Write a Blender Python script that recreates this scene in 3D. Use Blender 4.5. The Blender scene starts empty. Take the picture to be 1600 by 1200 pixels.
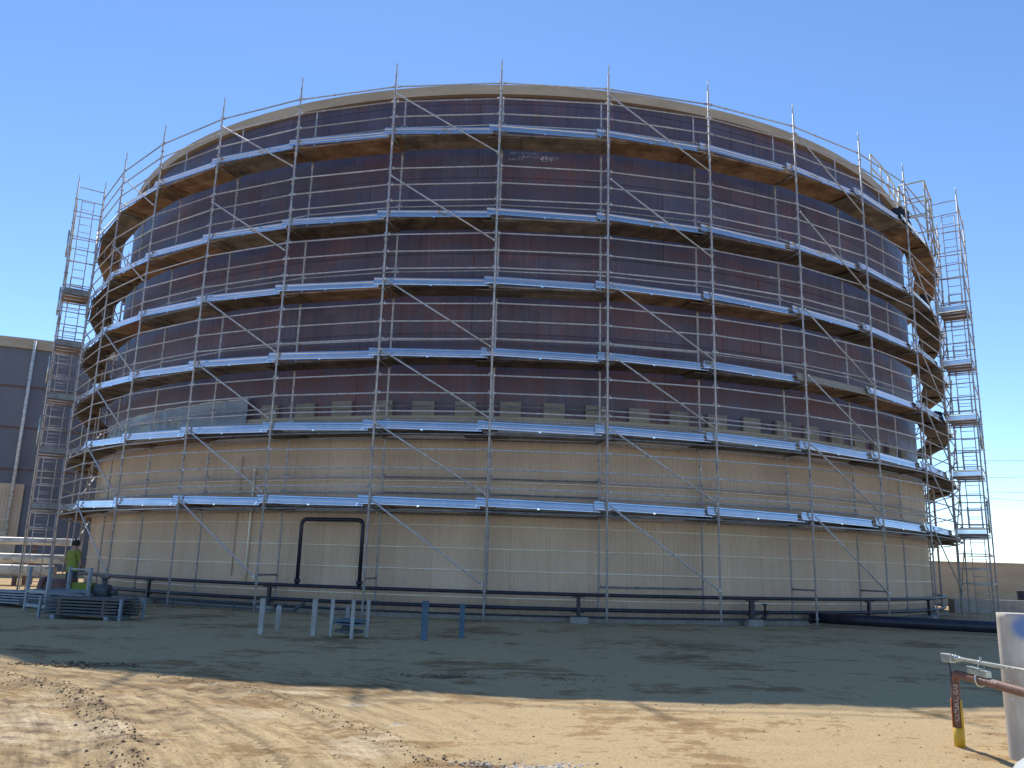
import bpy, math, random
import numpy as np
from mathutils import Vector, Matrix, noise
random.seed(7)
rng = np.random.default_rng(7)
scn = bpy.context.scene
COL = scn.collection

# ------------------------------------------------------------------ camera
EYE = 1.43
F_PX, PITCH, ROLL = 1290.47, 0.2155, 0.0293
cam_d = bpy.data.cameras.new('camera')
cam_d.sensor_fit = 'HORIZONTAL'; cam_d.sensor_width = 36.0
cam_d.lens = F_PX / 1600 * 36
cam_d.clip_start = 0.05; cam_d.clip_end = 6000
cam = bpy.data.objects.new('camera', cam_d); COL.objects.link(cam)
c_, s_, cr, sr = math.cos(PITCH), math.sin(PITCH), math.cos(ROLL), math.sin(ROLL)
right = Vector((cr, -s_*sr, c_*sr)); up = Vector((-sr, -s_*cr, c_*cr)); fwd = Vector((0, c_, s_))
M = Matrix((right, up, -fwd)).transposed().to_4x4(); M.translation = Vector((0, 0, EYE))
cam.matrix_world = M
scn.camera = cam

# ------------------------------------------------------------------ sky and sun
SUN_EL = math.radians(50.0); SUN_AZ = math.radians(-9.6)      # azimuth from +Y towards +X
SKY_STRENGTH = 0.140
w = bpy.data.worlds.new('World'); scn.world = w; w.use_nodes = True
nt = w.node_tree
bg = nt.nodes['Background']
sky = nt.nodes.new('ShaderNodeTexSky'); sky.sky_type = 'NISHITA'; sky.sun_disc = False
sky.sun_elevation = SUN_EL; sky.sun_rotation = SUN_AZ
sky.altitude = 1500; sky.air_density = 0.8; sky.dust_density = 0.05; sky.ozone_density = 2.0
hs = nt.nodes.new('ShaderNodeHueSaturation'); hs.inputs['Saturation'].default_value = 1.10; hs.inputs['Hue'].default_value = 0.500
nt.links.new(sky.outputs[0], hs.inputs['Color']); nt.links.new(hs.outputs[0], bg.inputs[0]); bg.inputs[1].default_value = SKY_STRENGTH
sun_d = bpy.data.lights.new('sun', 'SUN'); sun_d.energy = 3.05; sun_d.angle = math.radians(0.5)
sun_d.color = (1.0, 0.945, 0.86)
sun = bpy.data.objects.new('sun', sun_d); COL.objects.link(sun)
sdir = Vector((math.sin(SUN_AZ)*math.cos(SUN_EL), math.cos(SUN_AZ)*math.cos(SUN_EL), math.sin(SUN_EL)))
sun.rotation_euler = sdir.to_track_quat('Z', 'Y').to_euler()
scn.view_settings.view_transform = 'Standard'; scn.view_settings.look = 'None'
scn.view_settings.exposure = 0.74; scn.view_settings.gamma = 1.0; scn.view_settings.use_curve_mapping = False

# ------------------------------------------------------------------ layout (metres)
CX, CY = 0.092, 40.91
RT, RC, RO, RI = 18.13, 18.25, 19.49, 18.60       # shell, cladding, outer posts, inner posts
PHI0, PHI = -0.0328, 0.1598
LZ = [2.96, 4.97, 6.97, 9.00, 11.02, 13.58]        # middle of the toe boards of the six lifts
Z_TIP = 15.75

def ring(R, a, z=0.0):
    return Vector((CX + R*math.sin(a), CY - R*math.cos(a), z))
def A(i): return PHI0 + i*PHI

# ------------------------------------------------------------------ materials
def new_mat(name):
    m = bpy.data.materials.new(name); m.use_nodes = True
    n = m.node_tree.nodes; return m, m.node_tree, n, m.node_tree.links, n['Principled BSDF']
def ramp(n, stops):
    r = n.new('ShaderNodeValToRGB')
    el = r.color_ramp.elements
    while len(el) < len(stops): el.new(0.5)
    for e, (p, c) in zip(el, stops): e.position = p; e.color = (*c, 1) if len(c) == 3 else c
    return r
def simple(name, cols, rough=0.6, metal=0.0, scale=6.0, stretch=(1,1,1), detail=5, bump=0.0, spec=0.5, var=0.0, contrast=(0.3,0.7), rough_var=0.0):
    """mottled paint / metal / timber: a noise between two or more colours; var = random value per mesh island"""
    m, t, n, l, b = new_mat(name)
    tc = n.new('ShaderNodeTexCoord'); mp = n.new('ShaderNodeMapping'); mp.inputs['Scale'].default_value = stretch
    l.new(tc.outputs['Object'], mp.inputs[0])
    nz = n.new('ShaderNodeTexNoise'); nz.inputs['Scale'].default_value = scale; nz.inputs['Detail'].default_value = detail
    nz.inputs['Roughness'].default_value = 0.65
    l.new(mp.outputs[0], nz.inputs['Vector'])
    k = len(cols)
    r = ramp(n, [(contrast[0] + (contrast[1]-contrast[0])*i/max(1, k-1), c) for i, c in enumerate(cols)])
    l.new(nz.outputs['Fac'], r.inputs[0])
    out = r.outputs[0]
    if var:
        g = n.new('ShaderNodeNewGeometry')
        mr = n.new('ShaderNodeMapRange'); mr.inputs[3].default_value = 1-var; mr.inputs[4].default_value = 1+var
        l.new(g.outputs['Random Per Island'], mr.inputs[0])
        mx = n.new('ShaderNodeMix'); mx.data_type = 'RGBA'; mx.blend_type = 'MULTIPLY'; mx.inputs[0].default_value = 1
        cmb = n.new('ShaderNodeCombineColor')
        for q in range(3): l.new(mr.outputs[0], cmb.inputs[q])
        l.new(out, mx.inputs[6]); l.new(cmb.outputs[0], mx.inputs[7]); out = mx.outputs[2]
    l.new(out, b.inputs['Base Color'])
    b.inputs['Roughness'].default_value = rough; b.inputs['Metallic'].default_value = metal
    b.inputs['Specular IOR Level'].default_value = spec
    if rough_var:
        mr = n.new('ShaderNodeMapRange'); mr.inputs[3].default_value = rough-rough_var; mr.inputs[4].default_value = rough+rough_var
        l.new(nz.outputs['Fac'], mr.inputs[0]); l.new(mr.outputs[0], b.inputs['Roughness'])
    if bump:
        bp = n.new('ShaderNodeBump'); bp.inputs['Strength'].default_value = bump; bp.inputs['Distance'].default_value = 0.01
        l.new(nz.outputs['Fac'], bp.inputs['Height']); l.new(bp.outputs[0], b.inputs['Normal'])
    return m
MAT = {}
MAT['galv'] = simple('galvanised_tube', [(0.38,0.36,0.36),(0.66,0.64,0.64)], 0.58, 0.2, 9, detail=4, var=0.28, rough_var=0.1)
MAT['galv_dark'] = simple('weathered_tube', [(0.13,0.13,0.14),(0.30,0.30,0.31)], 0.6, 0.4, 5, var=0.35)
MAT['toe'] = simple('bright_galvanised_sheet', [(0.80,0.82,0.84),(0.97,0.97,0.97)], 0.14, 1.0, 2.2, detail=5, var=0.06, rough_var=0.06)
MAT['toe_dirty'] = simple('mortar_caked_sheet', [(0.22,0.21,0.18),(0.45,0.42,0.36)], 0.85, 0.1, 14, bump=1.0, detail=8)
MAT['ply'] = simple('scaffold_timber', [(0.10,0.060,0.038),(0.28,0.175,0.11),(0.42,0.30,0.20)], 0.8, 0, 1.6, (1.0,1.0,1.0), 8, 0.2, var=0.42, contrast=(0.3,0.72))
MAT['ply_dark'] = simple('old_scaffold_timber', [(0.05,0.040,0.034),(0.13,0.10,0.08),(0.22,0.17,0.12)], 0.85, 0, 2.4, (1,1,1), 8, 0.2, var=0.4, contrast=(0.3,0.72))
MAT['ply_grey'] = simple('grey_scaffold_timber', [(0.10,0.085,0.075),(0.22,0.19,0.165),(0.34,0.29,0.25)], 0.85, 0, 2.0, (1,1,1), 8, 0.2, var=0.4, contrast=(0.3,0.72))
MAT['slate'] = simple('slate_plate', [(0.10,0.105,0.13),(0.15,0.155,0.185),(0.20,0.20,0.225)], 0.6, 0, 0.25, (1,1,.6), 8, contrast=(0.32,0.68))
MAT['steel_plank'] = simple('steel_plank', [(0.20,0.20,0.20),(0.38,0.38,0.38)], 0.5, 0.5, 4, var=0.25)
MAT['dark_pipe'] = simple('black_coated_pipe', [(0.008,0.010,0.022),(0.026,0.030,0.05)], 0.42, 0.0, 3)
MAT['beige'] = simple('beige_sheet', [(0.40,0.31,0.21),(0.52,0.42,0.30)], 0.6, 0, 0.6, (1,1,3), 6, contrast=(0.35,0.65))
MAT['band'] = simple('cream_glint_strapping', [(0.85,0.76,0.58),(1.0,0.94,0.80)], 0.3, 0.0, 1.1, detail=6, contrast=(0.4,0.6))  # bright cream base paints in the sunlit ground mirrored by shiny metal straps
MAT['block'] = simple('insulation_board', [(0.24,0.21,0.155),(0.36,0.315,0.235)], 0.9, 0, 3, detail=6, var=0.2)
MAT['concrete'] = simple('concrete', [(0.22,0.21,0.19),(0.36,0.34,0.31)], 0.9, 0, 5, bump=0.3, detail=8)
MAT['white_paint'] = simple('worn_white_paint', [(0.26,0.26,0.25),(0.50,0.50,0.48)], 0.6, 0, 5, (1,1,.4), 7)
MAT['cap'] = simple('glossy_white_cover', [(0.60,0.63,0.63),(0.72,0.74,0.74)], 0.3, 0, 3)
MAT['blue_paint'] = simple('faded_blue_paint', [(0.045,0.10,0.15),(0.09,0.17,0.23)], 0.6, 0, 5, (1,1,.4), 7)
MAT['lagging'] = simple('white_lagging', [(0.42,0.40,0.36),(0.80,0.78,0.72)], 0.5, 0.1, 1.5, (1,3,3), 6, contrast=(0.35,0.55))
MAT['rust_pipe'] = simple('red_brown_primer', [(0.10,0.045,0.035),(0.20,0.10,0.08)], 0.55, 0, 14, (1,1,1), 6, 0.2)
MAT['conduit'] = simple('zinc_conduit', [(0.42,0.45,0.43),(0.68,0.71,0.68)], 0.35, 0.7, 22, detail=5)
MAT['grey_strut'] = simple('grey_strut', [(0.06,0.07,0.08),(0.12,0.13,0.14)], 0.6, 0.3, 14)
MAT['yellow'] = simple('yellow_marker', [(0.55,0.32,0.02),(0.72,0.46,0.04)], 0.55, 0, 18, (1,1,.5), 6)
MAT['orange'] = simple('orange_marker', [(0.62,0.13,0.03),(0.75,0.20,0.05)], 0.55, 0, 18)
MAT['ink'] = simple('pale_lettering', [(0.62,0.50,0.40),(0.75,0.66,0.56)], 0.8, 0, 40)
MAT['chalk'] = simple('chalk', [(0.22,0.21,0.24),(0.70,0.66,0.70)], 0.95, 0, 9, detail=4, contrast=(0.35,0.6))
MAT['black_cloth'] = simple('black_cloth', [(0.006,0.008,0.014),(0.022,0.026,0.04)], 0.85, 0, 6)
MAT['navy'] = simple('navy_plastic', [(0.010,0.017,0.05),(0.016,0.026,0.07)], 0.5, 0, 3)
MAT['clod'] = simple('dry_clod', [(0.14,0.10,0.07),(0.30,0.22,0.15)], 0.95, 0, 20, var=0.3)
MAT['dark_clod'] = simple('damp_clod', [(0.12,0.083,0.05),(0.26,0.18,0.11)], 0.95, 0, 20, var=0.4)
MAT['rubble'] = simple('pale_rubble', [(0.40,0.38,0.35),(0.78,0.75,0.70)], 0.9, 0, 30, var=0.25)
MAT['wire'] = simple('cable', [(0.05,0.05,0.05),(0.08,0.08,0.08)], 0.6)
MAT['skin'] = simple('skin', [(0.36,0.20,0.13),(0.42,0.24,0.16)], 0.6)
MAT['hivis'] = simple('hi_vis_cloth', [(0.18,0.21,0.03),(0.26,0.30,0.05)], 0.8)
MAT['trouser'] = simple('dark_trousers', [(0.03,0.035,0.05),(0.05,0.055,0.07)], 0.85)
MAT['hair'] = simple('dark_hair', [(0.012,0.01,0.008),(0.02,0.016,0.012)], 0.7)
MAT['boot'] = simple('boot_leather', [(0.05,0.03,0.02),(0.08,0.05,0.03)], 0.7)
MAT['hill'] = simple('hazy_hill', [(0.30,0.29,0.27),(0.36,0.34,0.31)], 1.0, 0, 0.02)
MAT['valve'] = simple('blue_valve', [(0.02,0.06,0.16),(0.04,0.10,0.24)], 0.4)
MAT['rail_paint'] = simple('cream_rail', [(0.50,0.45,0.33),(0.66,0.60,0.46)], 0.5, 0.1, 6)

def shell_material():
    m, t, n, l, b = new_mat('mill_scale_plate')
    tc = n.new('ShaderNodeTexCoord'); sx = n.new('ShaderNodeSeparateXYZ'); l.new(tc.outputs['UV'], sx.inputs[0])  # UV in metres
    def noi(sc, vec, det=6, rough=0.6):
        q = n.new('ShaderNodeTexNoise'); q.inputs['Scale'].default_value = sc; q.inputs['Detail'].default_value = det
        q.inputs['Roughness'].default_value = rough
        l.new(vec, q.inputs['Vector']); return q.outputs['Fac']
    def mapv(s):
        q = n.new('ShaderNodeMapping'); q.inputs['Scale'].default_value = s; l.new(tc.outputs['UV'], q.inputs[0]); return q.outputs[0]
    def mixc(f, a, c, blend='MIX'):
        q = n.new('ShaderNodeMix'); q.data_type = 'RGBA'; q.blend_type = blend
        if isinstance(f, float): q.inputs[0].default_value = f
        else: l.new(f, q.inputs[0])
        for s, v in ((6, a), (7, c)):
            if isinstance(v, tuple): q.inputs[s].default_value = (*v, 1)
            else: l.new(v, q.inputs[s])
        return q.outputs[2]
    big = noi(0.34, mapv((1, 1.8, 1)), 5)
    streak = noi(1.0, mapv((3.2, 0.22, 1)), 7, 0.7)
    fine = noi(7.0, mapv((2, 1, 1)), 6)
    add = n.new('ShaderNodeMath'); add.operation = 'ADD'; l.new(big, add.inputs[0])
    mu = n.new('ShaderNodeMath'); mu.operation = 'MULTIPLY_ADD'; l.new(streak, mu.inputs[0]); mu.inputs[1].default_value = 0.7; l.new(big, mu.inputs[2])
    r = ramp(n, [(0.60, (0.085,0.085,0.125)), (0.76, (0.095,0.074,0.105)), (0.90, (0.115,0.068,0.082)), (1.0, (0.145,0.064,0.062))])
    hz = n.new('ShaderNodeMapRange'); hz.inputs[1].default_value = 5; hz.inputs[2].default_value = 15; hz.inputs[3].default_value = 0.05; hz.inputs[4].default_value = -0.09
    l.new(sx.outputs[1], hz.inputs[0]); ha = n.new('ShaderNodeMath'); ha.operation = 'ADD'; l.new(mu.outputs[0], ha.inputs[0]); l.new(hz.outputs[0], ha.inputs[1])
    l.new(ha.outputs[0], r.inputs[0])
    col = mixc(fine, r.outputs[0], (1.45,1.42,1.42), 'MULTIPLY')
    # rust-red band low on the third course and brick-like scale blocks
    bt = n.new('ShaderNodeTexBrick'); bt.inputs['Scale'].default_value = 1.0
    bt.inputs['Brick Width'].default_value = 9.0; bt.inputs['Row Height'].default_value = 2.42
    bt.inputs['Mortar Size'].default_value = 0.03; bt.inputs['Mortar Smooth'].default_value = 0.8
    bt.inputs['Color1'].default_value = (1,1,1,1); bt.inputs['Color2'].default_value = (0.80,0.78,0.80,1)
    bt.inputs['Mortar'].default_value = (0.45,0.36,0.36,1); bt.offset = 0.37
    mp = n.new('ShaderNodeMapping'); mp.inputs['Location'].default_value = (1.3, -0.62, 0); l.new(tc.outputs['UV'], mp.inputs[0])
    l.new(mp.outputs[0], bt.inputs['Vector'])
    col = mixc(1.0, col, bt.outputs[0], 'MULTIPLY')
    # small wiped rectangles of lighter scale
    vb = n.new('ShaderNodeTexBrick'); vb.inputs['Scale'].default_value = 1.0; vb.inputs['Brick Width'].default_value = 0.62
    vb.inputs['Row Height'].default_value = 0.8; vb.inputs['Mortar Size'].default_value = 0.0
    vb.inputs['Color1'].default_value = (0.84,0.84,0.86,1); vb.inputs['Color2'].default_value = (1.16,1.14,1.14,1)
    wv = n.new('ShaderNodeVectorMath'); wv.operation = 'ADD'; l.new(tc.outputs['UV'], wv.inputs[0])
    wn = n.new('ShaderNodeTexNoise'); wn.inputs['Scale'].default_value = 1.2; l.new(tc.outputs['UV'], wn.inputs['Vector'])
    ws = n.new('ShaderNodeVectorMath'); ws.operation = 'SCALE'; ws.inputs[3].default_value = 0.55; l.new(wn.outputs['Color'], ws.inputs[0])
    l.new(ws.outputs[0], wv.inputs[1]); l.new(wv.outputs[0], vb.inputs['Vector'])
    col = mixc(1.0, col, vb.outputs[0], 'MULTIPLY')
    drip = noi(1.0, mapv((8.0, 0.16, 1)), 6, 0.7)
    drr = ramp(n, [(0.30,(0.62,0.58,0.60)),(0.45,(0.95,0.95,0.97)),(0.60,(1.05,1.05,1.06)),(0.72,(1.35,1.34,1.38))]); l.new(drip, drr.inputs[0])
    col = mixc(1.0, col, drr.outputs[0], 'MULTIPLY')
    # red weld band around z = 6.3
    mm = n.new('ShaderNodeMapRange'); mm.interpolation_type = 'SMOOTHSTEP'
    d = n.new('ShaderNodeMath'); d.operation = 'SUBTRACT'; l.new(sx.outputs[1], d.inputs[0]); d.inputs[1].default_value = 6.5
    ab = n.new('ShaderNodeMath'); ab.operation = 'ABSOLUTE'; l.new(d.outputs[0], ab.inputs[0])
    l.new(ab.outputs[0], mm.inputs[0]); mm.inputs[1].default_value = 0.05; mm.inputs[2].default_value = 0.4; mm.inputs[3].default_value = 0.75; mm.inputs[4].default_value = 0
    ml = n.new('ShaderNodeMath'); ml.operation = 'MULTIPLY'; l.new(mm.outputs[0], ml.inputs[0]); l.new(streak, ml.inputs[1])
    col = mixc(ml.outputs[0], col, (0.10,0.028,0.03))
    l.new(col, b.inputs['Base Color'])
    b.inputs['Metallic'].default_value = 0.0; b.inputs['Specular IOR Level'].default_value = 0.55
    mr = n.new('ShaderNodeMapRange'); mr.inputs[3].default_value = 0.30; mr.inputs[4].default_value = 0.62; l.new(streak, mr.inputs[0]); l.new(mr.outputs[0], b.inputs['Roughness'])
    bp = n.new('ShaderNodeBump'); bp.inputs['Strength'].default_value = 0.35; bp.inputs['Distance'].default_value = 0.02
    l.new(big, bp.inputs['Height']); l.new(bp.outputs[0], b.inputs['Normal'])
    return m
MAT['shell'] = shell_material()

def clad_material():
    m, t, n, l, b = new_mat('ribbed_cladding')
    tc = n.new('ShaderNodeTexCoord')
    def mapv(s):
        q = n.new('ShaderNodeMapping'); q.inputs['Scale'].default_value = s; l.new(tc.outputs['UV'], q.inputs[0]); return q.outputs[0]
    nz = n.new('ShaderNodeTexNoise'); nz.inputs['Scale'].default_value = 0.5; nz.inputs['Detail'].default_value = 6; l.new(mapv((1,1,1)), nz.inputs['Vector'])
    st = n.new('ShaderNodeTexNoise'); st.inputs['Scale'].default_value = 1.0; st.inputs['Detail'].default_value = 5; l.new(mapv((6,0.35,1)), st.inputs['Vector'])
    ad = n.new('ShaderNodeMath'); ad.operation = 'MULTIPLY_ADD'; l.new(st.outputs['Fac'], ad.inputs[0]); ad.inputs[1].default_value = 0.5; l.new(nz.outputs['Fac'], ad.inputs[2])
    r = ramp(n, [(0.5,(0.62,0.44,0.295)),(0.78,(0.70,0.52,0.36)),(1.0,(0.75,0.585,0.43))]); l.new(ad.outputs[0], r.inputs[0])
    bt = n.new('ShaderNodeTexBrick'); bt.inputs['Scale'].default_value = 1; bt.inputs['Brick Width'].default_value = 1.06; bt.inputs['Row Height'].default_value = 2.7
    bt.inputs['Mortar Size'].default_value = 0.006; bt.offset = 0.0
    bt.inputs['Color1'].default_value = (1,1,1,1); bt.inputs['Color2'].default_value = (0.88,0.87,0.86,1); bt.inputs['Mortar'].default_value = (0.7,0.68,0.66,1)
    l.new(tc.outputs['UV'], bt.inputs['Vector'])
    q = n.new('ShaderNodeMix'); q.data_type = 'RGBA'; q.blend_type = 'MULTIPLY'; q.inputs[0].default_value = 1
    l.new(r.outputs[0], q.inputs[6]); l.new(bt.outputs[0], q.inputs[7])
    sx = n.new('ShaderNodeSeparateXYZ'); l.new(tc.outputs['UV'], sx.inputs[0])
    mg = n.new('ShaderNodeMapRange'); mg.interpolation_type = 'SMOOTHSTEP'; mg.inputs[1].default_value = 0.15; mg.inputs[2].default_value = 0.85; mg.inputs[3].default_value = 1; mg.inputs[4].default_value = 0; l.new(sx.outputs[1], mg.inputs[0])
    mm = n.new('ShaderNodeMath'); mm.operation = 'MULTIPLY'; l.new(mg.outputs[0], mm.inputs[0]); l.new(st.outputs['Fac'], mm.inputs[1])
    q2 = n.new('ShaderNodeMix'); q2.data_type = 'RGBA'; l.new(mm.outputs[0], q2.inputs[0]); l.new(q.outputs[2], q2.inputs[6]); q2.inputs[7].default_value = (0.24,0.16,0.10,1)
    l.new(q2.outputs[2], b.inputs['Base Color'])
    b.inputs['Roughness'].default_value = 0.5
    return m
MAT['clad'] = clad_material()

def tarp_material():
    m, t, n, l, b = new_mat('milky_sheeting')
    b.inputs['Base Color'].default_value = (0.30,0.33,0.37,1); b.inputs['Roughness'].default_value = 0.28
    b.inputs['Alpha'].default_value = 0.8
    return m
MAT['tarp'] = tarp_material()

def ground_material():
    m, t, n, l, b = new_mat('dry_dirt')
    tc = n.new('ShaderNodeTexCoord')
    at = n.new('ShaderNodeAttribute'); at.attribute_name = 'damp'
    al = n.new('ShaderNodeAttribute'); al.attribute_name = 'pale'
    def noi(sc, s=(1,1,1), det=8, rough=0.62, rot=0):
        mp = n.new('ShaderNodeMapping'); mp.inputs['Scale'].default_value = s; mp.inputs['Rotation'].default_value = (0,0,rot); l.new(tc.outputs['Object'], mp.inputs[0])
        q = n.new('ShaderNodeTexNoise'); q.inputs['Scale'].default_value = sc; q.inputs['Detail'].default_value = det; q.inputs['Roughness'].default_value = rough
        l.new(mp.outputs[0], q.inputs['Vector']); return q.outputs['Fac']
    a = noi(0.45); c = noi(3.2, (1,1,1), 10, 0.7); g = noi(38, (1,1,1), 4, 0.7); dr = noi(1.6, (0.45,2.6,1), 8, 0.7, 0.25)
    s1 = n.new('ShaderNodeMath'); s1.operation = 'MULTIPLY_ADD'; l.new(c, s1.inputs[0]); s1.inputs[1].default_value = 0.6; l.new(a, s1.inputs[2])
    s2 = n.new('ShaderNodeMath'); s2.operation = 'MULTIPLY_ADD'; l.new(dr, s2.inputs[0]); s2.inputs[1].default_value = 0.5; l.new(s1.outputs[0], s2.inputs[2])
    r = ramp(n, [(0.80,(0.215,0.136,0.068)),(0.96,(0.350,0.230,0.108)),(1.12,(0.415,0.283,0.136)),(1.3,(0.485,0.355,0.190))])
    sc = n.new('ShaderNodeMath'); sc.operation = 'MULTIPLY'; l.new(s2.outputs[0], sc.inputs[0]); sc.inputs[1].default_value = 1/1.35
    for e in r.color_ramp.elements: e.position = min(1.0, e.position/1.35)
    l.new(sc.outputs[0], r.inputs[0])
    def mix(f, x, y, blend='MIX'):
        q = n.new('ShaderNodeMix'); q.data_type = 'RGBA'; q.blend_type = blend
        if isinstance(f, float): q.inputs[0].default_value = f
        else: l.new(f, q.inputs[0])
        for k, v in ((6,x),(7,y)):
            if isinstance(v, tuple): q.inputs[k].default_value = (*v,1)
            else: l.new(v, q.inputs[k])
        return q.outputs[2]
    def modul(fac, nz, lo, hi):
        # a wobbly edge for the painted-on attribute
        q = n.new('ShaderNodeMath'); q.operation = 'SUBTRACT'; l.new(nz, q.inputs[0]); q.inputs[1].default_value = 0.5
        p = n.new('ShaderNodeMath'); p.operation = 'MULTIPLY_ADD'; l.new(q.outputs[0], p.inputs[0]); p.inputs[1].default_value = 1.6; l.new(fac, p.inputs[2])
        mr = n.new('ShaderNodeMapRange'); mr.interpolation_type = 'SMOOTHSTEP'; l.new(p.outputs[0], mr.inputs[0]); mr.inputs[1].default_value = lo; mr.inputs[2].default_value = hi
        return mr.outputs[0]
    col = mix(modul(al.outputs['Fac'], dr, 0.42, 0.9), r.outputs[0], (0.60,0.48,0.31))
    col = mix(modul(at.outputs['Fac'], c, 0.5, 1.0), col, (0.145,0.095,0.058))
    a1 = n.new('ShaderNodeAttribute'); a1.attribute_name = 'trk'; a2 = n.new('ShaderNodeAttribute'); a2.attribute_name = 'trm'
    sx = n.new('ShaderNodeSeparateXYZ'); l.new(tc.outputs['Object'], sx.inputs[0])
    cx = n.new('ShaderNodeCombineXYZ'); k1 = n.new('ShaderNodeMath'); k1.operation = 'MULTIPLY'; k1.inputs[1].default_value = 9.0; l.new(a1.outputs['Fac'], k1.inputs[0])
    k2 = n.new('ShaderNodeMath'); k2.operation = 'MULTIPLY'; k2.inputs[1].default_value = 0.9; l.new(sx.outputs[1], k2.inputs[0])
    l.new(k1.outputs[0], cx.inputs[0]); l.new(k2.outputs[0], cx.inputs[1])
    tn = n.new('ShaderNodeTexNoise'); tn.inputs['Scale'].default_value = 1.0; tn.inputs['Detail'].default_value = 7; tn.inputs['Roughness'].default_value = 0.7; l.new(cx.outputs[0], tn.inputs['Vector'])
    tr_ = ramp(n, [(0.30,(0.52,0.49,0.46)),(0.44,(0.82,0.80,0.78)),(0.55,(1.0,1.0,1.0)),(0.70,(1.22,1.24,1.26))]); l.new(tn.outputs['Fac'], tr_.inputs[0])
    col = mix(a2.outputs['Fac'], col, mix(1.0, col, tr_.outputs[0], 'MULTIPLY'))
    gr = ramp(n, [(0.25,(0.62,0.60,0.58)),(0.5,(1,1,1)),(0.75,(1.22,1.2,1.16))]); l.new(g, gr.inputs[0])
    col = mix(1.0, col, gr.outputs[0], 'MULTIPLY')
    l.new(col, b.inputs['Base Color']); b.inputs['Roughness'].default_value = 0.95; b.inputs['Specular IOR Level'].default_value = 0.2
    h = n.new('ShaderNodeMath'); h.operation = 'MULTIPLY_ADD'; l.new(g, h.inputs[0]); h.inputs[1].default_value = 0.25; l.new(c, h.inputs[2])
    bp = n.new('ShaderNodeBump'); bp.inputs['Strength'].default_value = 0.8; bp.inputs['Distance'].default_value = 0.03
    h2 = n.new('ShaderNodeMath'); h2.operation = 'MULTIPLY'; l.new(tn.outputs['Fac'], h2.inputs[0]); l.new(a2.outputs['Fac'], h2.inputs[1])
    h3 = n.new('ShaderNodeMath'); h3.operation = 'MULTIPLY_ADD'; l.new(h2.outputs[0], h3.inputs[0]); h3.inputs[1].default_value = 1.1; l.new(h.outputs[0], h3.inputs[2])
    l.new(h3.outputs[0], bp.inputs['Height']); l.new(bp.outputs[0], b.inputs['Normal'])
    return m
MAT['ground'] = ground_material()

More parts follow.
